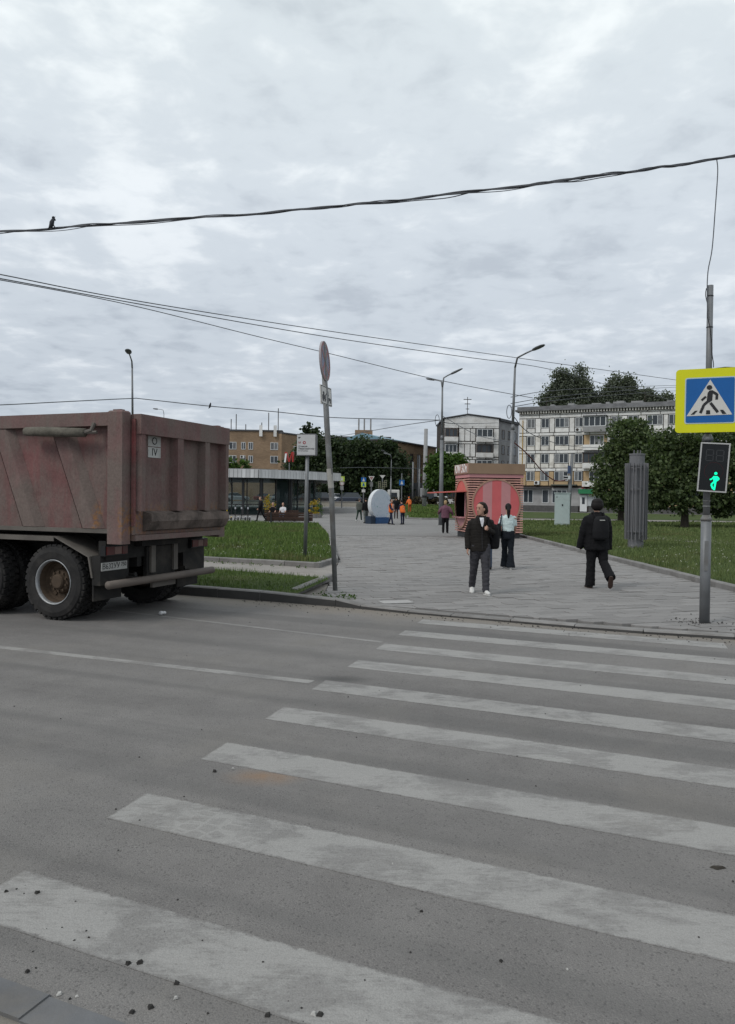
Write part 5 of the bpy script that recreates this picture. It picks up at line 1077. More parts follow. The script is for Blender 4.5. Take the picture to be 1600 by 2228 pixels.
# ================================================================== lattice column
b6 = G(1383, 1192, .12); lc = thing('lattice_column', 'grey steel advertising column wrapped in vertical slats on the lawn', 'column', (b6.x, b6.y, .12), R(10))
mt_grey = M('grey_coat_steel', (.155, .155, .165), .6, .2, 3, 0, 30, .0, .35, (.09, .085, .08), .3, 3)
LH = P(1383, 988, b6.y).z - .12
MB().lathe([(.26, 0), (.26, .55), (.20, .56), (.20, LH-.43), (.25, LH-.42), (.25, LH)], (0, 0, 0), 'z', 14).build('core', mt_grey, lc); MB().lathe([(.27, LH-.05), (.27, LH+.0)], (0, 0, .012), 'z', 16).build('cap', mt_grey, lc)
sm = MB().bbox(-.013, .013, -.035, .035, 0, LH-.62).mesh('slat', mt_grey)
for k in range(18):
    a = 2*math.pi*k/18; o = link('slat', sm, lc, (.345*math.cos(a), .345*math.sin(a), .30), (rr.uniform(-.012, .012), rr.uniform(-.012, .012), a + R(90)))
for z in (.55, LH*.62, LH-.5): MB().lathe([(.29, z), (.325, z), (.325, z+.05), (.29, z+.05)], (0, 0, 0), 'z', 26, False).build('ring', mt_grey, lc)
for x in (-.12, .02, .12): MB().tube([(x, 0, LH), (x, 0, LH+.14)], .02, 6).build('bolt', mt_grey, lc)
MB().tube([(.05, -.36, .45), (-.1, -.37, .3), (.12, -.38, .2), (.2, -.36, .36)], .01, 5).build('loose_cable', mt_black, lc)
# ================================================================== utility cabinet and camera post
b7 = G(1223, 1143, .12); cb = thing('utility_cabinet', 'tall pale mint utility cabinet standing on the lawn', 'cabinet', (b7.x, b7.y, .06), R(-14))
mt_cab = M('cabinet_mint', (.40, .47, .46), .6, .12, 2, 0, 20, 0, .3, (.28, .3, .29), .3, 2); CH = P(1223, 1074, b7.y).z - .06
MB().bbox(-.48, .48, -.40, .40, 0, CH).build('body', mt_cab, cb); MB().bbox(-.52, .52, -.44, .44, CH+.002, CH+.06).build('lid', mt_cab, cb)
d_ = MB().bbox(-.44, .44, -.425, -.403, .18, CH-.08).build('door', mt_cab, cb); MB().bbox(-.03, .05, -.445, -.426, CH*.62, CH*.68).build('lock', mt_black, d_); MB().bbox(-.38, -.3, -.43, -.4255, CH-.25, CH-.2).build('badge', mt_dark, d_)
b8 = G(1242, 1143, .12); b8 = Vector((b8.x + .12, b8.y + 1.2, .08)); ph = P(1247, 987, b8.y).z - .08
cp_ = thing('camera_post', 'slim grey post with a camera leaning beside the mint cabinet', 'post', b8, 0)
MB().tube([(0, 0, 0), (.12, 0, ph*.5), (.22, 0, ph)], [.15, .12, .10], 10).build('post', mt_steel, cp_, True)
cm_ = MB().bbox(-.35, .05, -.28, -.10, ph*.64, ph*.69).build('camera', mt_white, cp_); MB().lathe([(.10, 0), (.10, .25), (.05, .25)], (-.36, -.20, ph*.665), 'x', 10).build('lens_hood', mt_black, cm_)
MB().bbox(-.10, .08, -.24, -.12, ph*.72, ph*.83).build('control_box', M('blue_box', (.05, .08, .16), .5, .1), cp_)
# ================================================================== pedestrian signal pole on the right
mt_yel = M('sign_fluorescent_yellow', (.62, .62, .005), .45, .05, 3); mt_blue = M('sign_blue', (.005, .10, .33), .45, .08, 3); mt_signw = M('sign_white', (.56, .55, .52), .45, .08, 4); mt_edge = M('sign_edge_pale', (.42, .52, .55), .45, .06); mt_signk = M('sign_black', (.016, .016, .018), .5, .1)
b9 = G(1533, 1355, .045); YP = b9.y
top = P(1546, 621, YP); lx = (top.x - b9.x) / (top.z - .045)
sp = thing('pedestrian_signal', 'pedestrian traffic light showing a green man on a tall galvanised pole at the crossing', 'traffic light', b9, 0)
zr = lambda py, px=1540: P(px, py, YP).z - .045
ln_ = lambda z: (lx*z, 0, z)
zc = zr(1130)
MB().tube([ln_(-.05), ln_(zc)], .069, 16).build('lower_tube', mt_steel, sp, True)
MB().tube([ln_(zc - .02), ln_(zc + .015), ln_(zc + .02), ln_(zc + .06)], [.075, .075, .068, .05], 16).build('collar', mt_steel_old, sp, True)
for py in (1102, 1090): MB().tube([ln_(zr(py)-.01), ln_(zr(py)+.012)], .051, 14).build('clamp_band', mt_steel_old, sp, True)
MB().tube([ln_(zc + .02), ln_(zr(945))], .045, 14).tube([ln_(zr(960)), ln_(zr(952)), ln_(zr(945))], [.075, .07, .046], 14).tube([ln_(zr(944)), ln_(top.z - .045)], .041, 14).build('upper_tube', mt_steel, sp, True)
MB().box(tuple(Vector(ln_(.95)) + Vector((-.02, -.066, 0))), (.05, .012, .42)).build('hatch', mt_steel_old, sp)
for py in (645, 713): MB().tube([ln_(zr(py)), ln_(zr(py)+.012)], .045, 14).build('band', mt_black, sp)
# loose wire twisted round the pole top
mb = MB(); pts_ = []
for k in range(22):
    z = zr(626) + (zr(800) - zr(626))*k/21; a = 2.6 + k*.16; pts_.append(Vector(ln_(z)) + Vector((math.cos(a)*(.05 + .012*math.sin(k)), math.sin(a)*.05, 0)))
MB().tube(pts_, .006, 5).build('taped_wire', mt_black, sp)
hc = P(1553, 1017, YP - .16) - b9; SA = R(-22); HW, HH = .375, .68
hs_ = MB().bbox(-HW/2, HW/2, .0, .14, -HH/2, HH/2).build('housing', mt_black, sp, loc=hc, rot=(0, R(3.6), SA))
fr = .018
MB().bbox(-HW/2, HW/2, -.02, -.002, HH/2-fr, HH/2).bbox(-HW/2, HW/2, -.02, -.002, -HH/2, -HH/2+fr).bbox(-HW/2, -HW/2+fr, -.0195, -.002, -HH/2+fr, HH/2-fr).bbox(HW/2-fr, HW/2, -.0195, -.002, -HH/2+fr, HH/2-fr).build('front_frame', M('frame_pale', (.42, .42, .41), .5, .15), hs_)
MB().bbox(-HW/2+fr, HW/2-fr, -.006, -.001, -HH/2+fr, HH/2-fr).build('face', M('signal_face', (.006, .007, .008), .25, .1), hs_)
mt_seg = M('unlit_segment', (.035, .038, .04), .4, .1); mb = MB()
for cx in (-.062, .068):
    for (x0, z0, x1, z1) in ((-.04, .24, .04, .24), (-.04, .165, .04, .165), (-.04, .09, .04, .09), (-.045, .235, -.045, .17), (.045, .235, .045, .17), (-.045, .16, -.045, .095), (.045, .16, .045, .095)): mb.stroke([(cx+x0, z0), (cx+x1, z1)], .011, -.0085, -.0065)
mb.build('digits', mt_seg, hs_)
MB().ring2(.005, -.05, .118, .121, -.0085, -.0065, 40).build('red_ring', M('unlit_red', (.06, .006, .008), .4, .1), hs_)
mt_gr = newmat('green_light'); b = NB(mt_gr); b.out((.0, .3, .15), .4, 0, None, .3, (.0, 1.0, .48), 1.15)
mb = MB().disc(.035, -.082, .020, -.011, -.007, 16); mb.slab([(.012, -.118), (.058, -.118), (.063, -.175), (.05, -.20), (.018, -.20), (.008, -.17)], -.011, -.007)
mb.stroke([(.05, -.122), (.082, -.155), (.055, -.182)], .018, -.0112, -.0072).stroke([(.018, -.122), (-.008, -.16), (-.034, -.172)], .018, -.0114, -.0074).stroke([(.04, -.19), (.036, -.25), (.030, -.312)], .024, -.0116, -.0076).stroke([(.028, -.19), (-.012, -.24), (.016, -.298)], .022, -.0118, -.0078)
mb.build('green_man', mt_gr, hs_)
MB().bbox(-.06, .02, .05, .16, -.05, .05).build('bracket', mt_steel_old, sp, loc=hc + Vector((-.03, .0, 0)))
# ---- crossing sign
sc_ = P(1545, 871, YP - .12)
cs = thing('crossing_sign', 'yellow bordered pedestrian crossing sign with a black walking figure on the signal pole', 'road sign', sc_, SA)
def rrect(hw, hh, r, n=6):
    o = []
    for cx, cz, a0 in ((hw-r, -hh+r, -90), (hw-r, hh-r, 0), (-hw+r, hh-r, 90), (-hw+r, -hh+r, 180)):
        for k in range(n+1): a = R(a0 + 90*k/n); o.append((cx + r*math.cos(a), cz + r*math.sin(a)))
    return o
bs_ = .885; mb = MB().slab(rrect(bs_/2, bs_/2, .05), -.0, .018); mb.build('board', mt_yel, cs)
MB().bbox(-.4, .4, .019, .05, .2, .24).bbox(-.4, .4, .019, .05, -.24, -.2).build('clamp', mt_steel_old, cs)
h2 = .322; MB().slab(rrect(h2, h2, .03), -.004, -.001).build('border', mt_edge, cs); h3 = .306; MB().slab(rrect(h3, h3, .022), -.008, -.005).build('blue_panel', mt_blue, cs)
def uvp(u, v): return ((u-.5)*2*h3, (v-.5)*2*h3)
def cv(x, y):
    u = (x-232)/730; t_, bo = 345-55*u, 1000-25*u; return uvp(u, (bo-y)/(bo-t_))
MB().slab([cv(245, 900), cv(935, 863), cv(597, 340)], -.012, -.009).build('triangle', mt_signw, cs)
mb = MB(); k = 2*h3/730
hx, hz_ = cv(586, 460); mb.slab([(hx + .034*math.cos(a)*1.05, hz_ + .032*math.sin(a)) for a in [2*math.pi*i/20 for i in range(20)]], -.016, -.013)
mb.slab([cv(*q) for q in ((560, 540), (590, 505), (625, 500), (640, 520), (630, 655), (600, 680), (545, 700), (548, 660))], -.016, -.013)
mb.stroke([cv(620, 515), cv(702, 562)], 42*k, -.0162, -.0132).stroke([cv(702, 555), cv(696, 640)], 40*k, -.0164, -.0134).stroke([cv(572, 668), cv(508, 722), cv(455, 850)], 42*k, -.0166, -.0136).stroke([cv(606, 692), cv(718, 832)], 44*k, -.0168, -.0138).stroke([cv(535, 598), cv(470, 658)], 34*k, -.0165, -.0135)
for q in (((370,818),(412,813),(360,872),(308,877)), ((546,806),(600,803),(606,862),(540,866)), ((750,796),(797,793),(848,854),(787,858))): mb.slab([cv(*p) for p in q][::-1], -.0163, -.0133)
mb.build('walking_figure', mt_signk, cs)
MB().tube([P(1542, 803, YP) - sc_, P(1570, 801, YP-.05) - sc_, P(1604, 804, YP-.1) - sc_, P(1640, 815, YP-.1) - sc_], .008, 5).build('top_cable', mt_black, cs)

# ================================================================== leaning no-stopping sign post
b10 = G(730, 1284, .05); tp = P(703, 746, b10.y); md = P(722, 1080, b10.y)
ns = thing('road_sign_post', 'leaning old pole with a faded no stopping sign turned side on and tow away plate', 'road sign', b10, 0)
pv2 = [Vector((0,0,-.05)), (md - b10), P(712, 930, b10.y) - b10, tp - b10]
MB().tube(pv2, [.043, .05, .052, .048], 12).build('pole', mt_steel_old, ns, True)
MB().tube([P(717, 1020, b10.y) - b10, P(721, 1062, b10.y) - b10], .0545, 12, False).build('pale_wrap', M('pale_paper_wrap', (.38, .37, .34), .8, .3, 6), ns, True)
lean_ = (tp - (P(712, 930, b10.y))).normalized(); ry_ = math.atan2(lean_.x, lean_.z)
mt_faded = M('faded_sign_blue', (.21, .225, .30), .6, .25, 3); mt_fadered = M('faded_sign_red', (.30, .145, .145), .6, .25, 3)
def turned(c, rz): return dict(loc=c, rot=(Matrix.Rotation(ry_, 3, 'Y') @ Matrix.Rotation(rz, 3, 'Z')).to_euler())
dc = P(708, 786, b10.y) - b10; k_ = turned(dc, R(79.5))
dk = MB().disc(.0, 0, .36, .0, .022, 40).build('round_sign', mt_faded, ns, **k_)
MB().ring2(0, 0, .29, .352, -.004, -.001, 40).build('red_rim', mt_fadered, dk); MB().stroke([(-.2, -.2), (.2, .2)], .06, -.0035, -.001).stroke([(-.2, .2), (.2, -.2)], .06, -.0037, -.0012).build('cross_bars', mt_fadered, dk)
MB().ring2(0, 0, .353, .363, -.008, .026, 40).build('sign_rim', M('pale_rim', (.33, .30, .31), .6, .1), dk)
pc = P(711, 862, b10.y) - b10; k_ = turned(pc + Vector((.0, -.05, 0)), R(75))
pl = MB().bbox(-.31, .31, 0, .02, -.17, .17).build('tow_plate', mt_signw, ns, **k_)
MB().bbox(-.30, .30, -.003, -.001, -.16, -.148).bbox(-.30, .30, -.003, -.001, .148, .16).bbox(-.30, -.288, -.003, -.001, -.148, .148).bbox(.288, .30, -.003, -.001, -.148, .148).build('border', mt_signk, pl)
mb = MB().bbox(-.24, -.05, -.0035, -.001, -.08, .0).bbox(-.20, -.12, -.0035, -.001, .003, .06).disc(-.20, -.09, .03, -.0045, -.002, 12).disc(-.09, -.09, .03, -.0045, -.002, 12).stroke([(-.06, .0), (.10, .09), (.12, .0)], .022, -.0038, -.0012).stroke([(.05, -.04), (.25, -.06)], .05, -.0036, -.0011).disc(.10, -.10, .025, -.0045, -.002, 12).disc(.22, -.10, .025, -.0045, -.002, 12)
mb.build('tow_truck_pictogram', mt_signk, pl)
# ================================================================== metro direction sign
b11 = G(664, 1212, .125); YM = b11.y
msn = thing('metro_direction_sign', 'white box sign with metro directions on a grey pole in the lawn', 'sign', b11, 0)
zt_, zb_ = P(664, 946, YM).z - .125, P(664, 990, YM).z - .125; wx = (686 - 643)/F*YM
MB().tube([(0, 0, -.1), (.012*zt_, 0, zt_ - .1)], .05, 12).build('pole', mt_steel, msn, True)
bx = MB().bbox(-wx*.47, wx*.47, -.10, .10, zb_, zt_).build('sign_box', M('sign_box_white', (.47, .47, .475), .5, .08), msn, loc=(.02, -.0, 0), rot=(0, 0, R(-9)))
MB().bbox(-wx*.475, wx*.475, -.105, .105, zt_+.002, zt_+.02).bbox(-wx*.475, wx*.475, -.105, .105, zb_-.02, zb_-.002).bbox(wx*.47+.002, wx*.475+.015, -.104, .104, zb_, zt_).build('dark_rim', mt_grey, bx)
x0 = -wx*.40; H_ = zt_ - zb_
link('lettering', text_mesh('М', .075, .001, M('metro_print_red', (.28, .02, .03), .5), 'LEFT'), bx, (x0, -.103, zb_ + H_*.60), (R(90), 0, 0))
MB().ring2(x0+.165, zb_ + H_*.60, .022, .042, -.103, -.101, 24).build('red_roundel', MATS['metro_print_red'], bx)
link('lettering', text_mesh('Станция', .062, .001, mt_ink, 'LEFT'), bx, (x0, -.103, zb_ + H_*.415), (R(90), 0, 0)); link('lettering', text_mesh('Первомайская', .062, .001, mt_ink, 'LEFT'), bx, (x0, -.103, zb_ + H_*.30), (R(90), 0, 0)); link('lettering', text_mesh('Pervomayskaya', .044, .001, mt_grey, 'LEFT'), bx, (x0, -.103, zb_ + H_*.20), (R(90), 0, 0))
MB().stroke([(x0+.01, zb_+H_*.80), (x0+.06, zb_+H_*.87)], .014, -.103, -.101).slab([(x0+.0, zb_+H_*.875), (x0+.0, zb_+H_*.80), (x0+.05, zb_+H_*.885)], -.1035, -.1015).build('arrow', mt_ink, bx)

# ================================================================== lamp posts
def lamp(label, px_base, px_top, Y, py_top, heads, r=.10, z0=.0, group=None, py_arm=None, name='street_lamp'):
    base = Vector((X_at(px_base, Y), Y, z0)); t = thing(name, label, 'street lamp', base, 0, group)
    tp = P(px_top, py_arm, Y) - base
    k1 = tp*.62; MB().tube([(0, 0, -.1), k1], [r, r*.72], 12).tube([k1, k1 + tp*.035], [r*.72, r*.5], 12).tube([k1 + tp*.035, tp], [r*.5, r*.36], 10).build('pole', mt_steel, t, True)
    for (hx, hy, dy) in heads:
        e = P(hx, hy, Y + dy) - base; m1 = tp + Vector((0, 0, (e.z - tp.z)*.55)) + (e - tp)*.12; m2 = tp.lerp(e, .55) + Vector((0, 0, (e.z - tp.z)*.30))
        MB().tube([tp, m1, m2, e], [r*.36, r*.32, r*.28, r*.26], 8).build('arm', mt_steel, t, True)
        d = (e - m2).normalized(); sd_ = d.cross(Vector((0, 0, 1))).normalized(); up = sd_.cross(d)
        MB().rings([(e + d*l, sd_*w_, up*h_) for l, w_, h_ in ((-.12, .06, .05), (.0, .13, .07), (.25, .17, .075), (.55, .16, .06), (.70, .09, .035))], 10).build('lamp_head', M('lamp_head_grey', (.10, .105, .11), .5, .15), t, True)
    return base, tp
def spol(b_, tp_, f): return b_ + tp_*f
lampR = lamp('tall single arm street lamp rising behind the striped kiosk', 1108, 1121, 41.0, 0, [(1163, 760, -1.2)], .155, 0, None, 800)
lampM = lamp('street lamp with two unequal arms left of the kiosk', 960, 963, 49.0, 0, [(985, 812, 0), (943, 826, .8)], .15, 0, None, 843)
lampL = lamp('street lamp standing behind the dump truck with one short arm seen end on', 291, 288, 42.0, 0, [(281, 768, -1.8)], .13, 0, None, 800)
lamp('small distant curved lamp peeking over the truck tailgate', 358, 357, 75.0, 0, [(342, 890, 1)], .08, 0, None, 900)
lamp('thin distant lamp with two pale heads before the brick hall', 850, 852, 96.0, 0, [(836, 982, -2), (841, 987, 1.5)], .11, .5, None, 1000)
bp0 = Vector((X_at(923, 100, 1112), 100, .45)); tp0 = thing('trolley_pole', 'thick bare concrete pole on the grass island before the brick hall', 'pole', bp0); hp_ = P(925, 933, 100).z - .45
MB().tube([(0, 0, -.2), (.12, 0, hp_)], [.30, .24], 12).build('pole', mt_greywall, tp0, True); MB().tube([(.04, 0, 1.4), (.05, 0, 1.7)], .33, 12).tube([(.06, 0, hp_*.55), (.06, 0, hp_*.57)], .3, 12).build('band', mt_black, tp0)
for px, py, lab in ((898, 1005, 'thin grey mast in front of the tall windows'), (912, 1020, 'second thin grey mast beside the thick bare pole')):
    q = Vector((X_at(px, 118), 118, .8)); t = thing('mast', lab, 'pole', q); MB().tube([(0, 0, -.1), (0, 0, P(px, py, 118).z - .8)], .13, 8).build('pole', mt_steel, t, True)
# ================================================================== cables and wires
mt_cable = M('cable_grey', (.085, .09, .1), .6, .2, 20)
cbd = thing('cable_bundle', 'thick twisted bundle of grey cables strung across the sky', 'cable', (0, 0, 0))
ctrl = [(-420, 520, 15.0), (0, 504, 13.2), (250, 486, 12.6), (560, 464, 12.0), (860, 436, 11.5), (1150, 402, 11.1), (1350, 376, 10.85), (1560, 346, 10.7), (1900, 292, 10.4)]
cp3 = [P(*q) for q in ctrl]
def crom(pts, n):
    o = []
    for i in range(len(pts)-1):
        p0, p1, p2, p3 = pts[max(i-1, 0)], pts[i], pts[i+1], pts[min(i+2, len(pts)-1)]
        for k in range(n):
            t = k/n; o.append(.5*((2*p1) + (p2-p0)*t + (2*p0-5*p1+4*p2-p3)*t*t + (3*p1-p0-3*p2+p3)*t**3))
    o.append(pts[-1]); return o
path = crom(cp3, 26)
for s in range(6):
    ph, am, fq = rr.uniform(0, 6.28), (.008, .010, .013, .011, .015, .009)[s], rr.uniform(.22, .5); o = []
    for k, p in enumerate(path):
        a = ph + k*fq; e = am*(1 + .8*math.sin(k*.083 + s*2)); sag = -.045*max(0, math.sin(k*.07 + s*1.3))**5 if s > 2 else 0
        o.append(p + Vector((0, math.cos(a)*e, math.sin(a)*e + sag)))
    MB().tube(o, (.013, .011, .010, .007, .006, .008)[s], 5).build('cable_strand', mt_cable, cbd)
dw = thing('hanging_wire', 'thin loose wire dropping from the cable bundle to the signal pole top', 'wire', (0, 0, 0))
MB().tube(crom([P(1560, 347, 10.7), P(1562, 375, 10.69), P(1557, 450, YP), P(1550, 540, YP), P(1541, 590, YP), P(1539, 640, YP-.05), P(1541, 690, YP-.06)], 8), .0075, 5).build('wire', mt_cable, dw)
def wire(label, ctrl, r, group=None):
    o = MB().tube(crom([P(*q) for q in ctrl], 10), r, 5).build('overhead_wire', mt_cable, None); tag(o, label, 'wire', group)
wire('uppermost thin wire running from the left edge down past the single arm lamp', [(-200, 558, 30), (0, 597, 33), (300, 655, 39), (700, 718, 50), (1100, 775, 62), (1480, 828, 78), (1700, 858, 90)], .026)
wire('middle thin wire ending above the poplars', [(-200, 572, 30), (0, 606, 33), (300, 661, 39), (700, 731, 49), (1000, 775, 58), (1180, 800, 66), (1310, 834, 74), (1500, 880, 88)], .026)
wire('lowest thin wire crossing in front of the leaning sign post', [(-200, 578, 30), (0, 609, 33), (280, 663, 38), (560, 732, 44), (720, 770, 47), (960, 828, 50), (1160, 866, 53)], .022)
wire('dark sagging line from the left edge over the truck to the two arm lamp', [(-160, 886, 36), (0, 881, 37), (140, 874, 38.5), (285, 867, 41.5), (310, 868, 42), (450, 883, 43), (600, 896, 44), (720, 908, 45.5), (850, 912, 47), (960, 914, 49)], .024)
wire('two stranded line rising from the trees to the two arm lamp', [(700, 955, 90), (780, 942, 75), (880, 925, 60), (958, 914, 49)], .026)
wire('short line between the two arm lamp and the white block', [(960, 915, 49), (1000, 922, 60), (1084, 920, 128)], .03)
wire('messy line looping from the single arm lamp across the cream facade', [(1117, 905, 41), (1160, 946, 52), (1240, 970, 70), (1330, 972, 85), (1480, 955, 100), (1650, 930, 110)], .026)
wire('line dipping between the two lamps in front of the white block', [(963, 905, 49), (1040, 947, 46), (1117, 962, 41)], .02)
wire('thin line crossing the dark trees above the cars', [(740, 1018, 90), (800, 1017, 90), (900, 1019, 92), (960, 1018, 94)], .03)
for k, (ya, yb2) in enumerate(((838, 838), (852, 842), (860, 850))):
    wire(('upper', 'middle', 'lower')[k] + ' of the lines between the single arm lamp and the yellow sign', [(1112, ya + 26, 41), (1200, ya + 12, 55), (1330, (ya + yb2)/2 + 5, 70), (1480, yb2, 90), (1700, yb2 - 6, 120)], .022)
o = MB().tube(crom([P(1118, 962, 41), P(1150, 990, 43), P(1180, 1025, 46), P(1205, 1044, 48), P(1225, 1046, 50), P(1238, 1040, 52)], 8), .035, 6).build('red_cable', M('red_cable', (.16, .03, .025), .6), None); tag(o, 'dark red cable sagging from the single arm lamp to the camera post', 'cable')
for px, py, Y_ in ((955, 908, 49), (1112, 888, 41)):
    q = P(px, py, Y_); t = thing('cable_coil', 'loop of spare cable hung on the ' + ('two arm lamp' if px < 1000 else 'single arm lamp') + ' pole', 'cable', q)
    MB().tube([(.22*math.cos(a)*.6 - .1, -.05, .36*math.sin(a) - .2) for a in [2*math.pi*i/16 for i in range(17)]], .02, 5).build('coil', mt_cable, t)
# ---- birds
def bird(label, q, s, yaw):
    t = thing('bird', label, 'bird', q, yaw); t.rotation_euler = (R(-38), 0, yaw); mb = MB()
    mb.rings([((0, -.10*s + .30*s*k, z*s), (w_*s, 0, 0), (0, -.03*s, h_*s)) for k, z, w_, h_ in ((0, .14, .04, .04), (.25, .115, .08, .09), (.5, .085, .082, .09), (.72, .06, .045, .05), (.98, .03, .03, .014))], 10).ell((0, -.12*s, .205*s), (.036*s, .042*s, .038*s), 10, 8).tube([(0, -.10*s, .13*s), (0, -.12*s, .19*s)], [.045*s, .032*s], 8)
    mb.build('body', M('bird_grey', (.03, .032, .038), .8, .3, 20), t, True)
    MB().tube([(0, -.155*s, .203*s), (0, -.185*s, .195*s)], [.012*s, .003*s], 6).build('beak', mt_black, t)
    for sg in (-.025, .025): MB().tube([(sg*s, 0, .04*s), (sg*s, -.0, -.015*s)], .008*s, 5).build('leg', mt_black, t)
q = P(119, 497, 12.85); bird('pigeon perched on the thick cable bundle', q + Vector((0, 0, .03)), .62, R(125))
q = P(459, 885, 43); bird('tiny bird perched on the dark line right of the truck', q, .85, R(60))

# ================================================================== cars on the far street
def car(label, c, yaw, paint, suv=False):
    t = thing('parked_car', label, 'car', c, yaw, 'cars on the far street'); h_ = 1.62 if suv else 1.45
    mb = MB(); sec = []
    prof = [(-2.15, .45, .70, .80), (-2.1, .35, .95, .86), (-1.3, .30, 1.0, .88), (1.2, .30, .98, .88), (1.95, .34, .86, .86), (2.15, .42, .70, .78)]
    for x, z0, z1, hw in prof: sec.append((((x, 0, (z0+z1)/2)), (0, hw, 0), (0, 0, (z1-z0)/2)))
    o = []
    for c_, ay, az_ in sec: o.append([(c_[0], s1*ay[1]*q, c_[2] + s2*az_[2]) for s1, s2, q in ((-1,-1,.94),(1,-1,.94),(1,.55,1),(.92,1,1),(-.92,1,1),(-1,.55,1))])
    vs = [p for r_ in o for p in r_]; fs = []
    for i in range(len(o)-1): fs += [(i*6+k, i*6+(k+1)%6, (i+1)*6+(k+1)%6, (i+1)*6+k) for k in range(6)]
    fs += [(5,4,3,2,1,0), tuple(range(len(vs)-6, len(vs)))]; mb.add(vs, fs).build('body', paint, t)
    g = MB(); a0, a1, a2, a3 = (-2.0, -1.55, .35, 1.15) if suv else (-1.75, -1.05, .25, 1.1)
    g.add([(a0,-.80,.96),(a3,-.80,.96),(a3,.80,.96),(a0,.80,.96),(a1,-.62,h_),(a2,-.62,h_),(a2,.62,h_),(a1,.62,h_)], [(0,1,5,4),(1,2,6,5),(2,3,7,6),(3,0,4,7)]).build('window', mt_glass, t)
    MB().add([(a1-.04,-.64,h_),(a2+.04,-.64,h_),(a2+.04,.64,h_),(a1-.04,.64,h_),(a1,-.6,h_+.05),(a2,-.6,h_+.05),(a2,.6,h_+.05),(a1,.6,h_+.05)], [(4,5,6,7),(0,1,5,4),(1,2,6,5),(2,3,7,6),(3,0,4,7),(3,2,1,0)]).build('roof', paint, t)
    for x in (-1.3, 1.3):
        for y in (-.80, .80): MB().lathe([(.20, -.10), (.31, -.11), (.31, .11), (.20, .10)], (x, y, .31), 'y', 14).build('wheel', mt_tyre, t)
    for y in (-.62, .62): MB().bbox(2.11, 2.175, y-.17, y+.17, .58, .70).build('headlight', mt_signw, t); MB().bbox(-2.17, -2.11, y-.15, y+.15, .68, .80).build('tail_light', mt_redtxt, t)
paints = {k: M('car_' + k, c, .3, .05, 3, 0, 9, 0, .5) for k, c in dict(white=(.62, .63, .64), silver=(.30, .31, .32), dark=(.035, .037, .042), blue=(.05, .06, .085), red=(.16, .04, .03)).items()}
for px, Y, yaw, k, suv, lab in ((722, 118, 146, 'white', 0, 'white hatchback right of the leaning sign post'), (756, 117, 200, 'blue', 1, 'dark blue car behind the white hatchback'), (690, 117, 182, 'dark', 1, 'dark car left of the white hatchback'), (662, 115, 190, 'dark', 0, 'dark car beside the metro direction sign pole'), (612, 130, 8, 'silver', 0, 'silver car seen through the pavilion glass on the right'), (578, 136, 10, 'red', 0, 'reddish car seen through the pavilion glass'), (515, 128, 6, 'silver', 0, 'silver car seen through the left end of the pavilion')):
    car(lab, (X_at(px, Y), Y, .83), R(yaw), paints[k], bool(suv))
wall_ = thing('low_wall', 'pale low retaining wall behind the pavilion below the parked cars', 'wall', (0, 0, 0)); mt_cream = M('cream_wall', (.36, .335, .29), .9, .15, 1.0, 0, 5, 0, .2, (.22, .2, .17), .3, 2)
MB().box((0, 0, .45), (14.5, .4, 1.45)).build('wall', mt_cream, wall_, loc=(X_at(658, 97), 97, 0), rot=(0, 0, R(2))); MB().box((0, 0, 1.225), (14.6, .52, .1)).build('coping', mt_kerb, wall_, loc=(X_at(658, 97), 97, 0), rot=(0, 0, R(2)))
# hedge and fence right of the crowd
v, f = leaf_cloud([(x, 0, .5, 1.1, .5, .62, 1) for x in np.arange(-5.5, 6, 1.0)], 3500, .26); hg = thing('hedge', 'low brown hedge along the far street before the brick hall', 'hedge', (X_at(902, 116), 116, .83)); link('foliage', np_mesh('hedge', v, f, leafmat('hedge_brown', (.035, .028, .016), (.055, .045, .024), (.075, .06, .03))), hg)
tb2 = thing('board_fence', 'dark board fence below the tall windows of the brick hall', 'fence', (X_at(878, 121), 121, .83), R(6))
for k in range(26): MB().bbox(-4.3 + k*.33, -4.3 + k*.33 + .30, 0, .04, 0, 3.4).build('board', mt_dark, tb2)
MB().bbox(-4.4, 4.4, .045, .1, .4, .5).bbox(-4.4, 4.4, .045, .1, 2.8, 2.9).build('rail', mt_dark, tb2)
for x, lab, c_, w_, h_ in ((932, 'pale grey kiosk box beside the thick bare pole', mt_greywall, 2.6, 2.5), (951, 'white van sized box beyond the woman in mauve', mt_signw, 3.0, 1.3), (856, 'small white booth behind the round board', mt_signw, 1.8, 2.2)):
    q = Vector((X_at(x, 118), 118, .83)); t = thing('booth', lab, 'booth', q); MB().cbox((0, 0, h_/2), (w_, 2, h_), .08).build('body', c_, t); MB().bbox(-w_*.3, w_*.3, -1.03, -1.005, h_*.35, h_*.8).build('window', mt_glass, t)
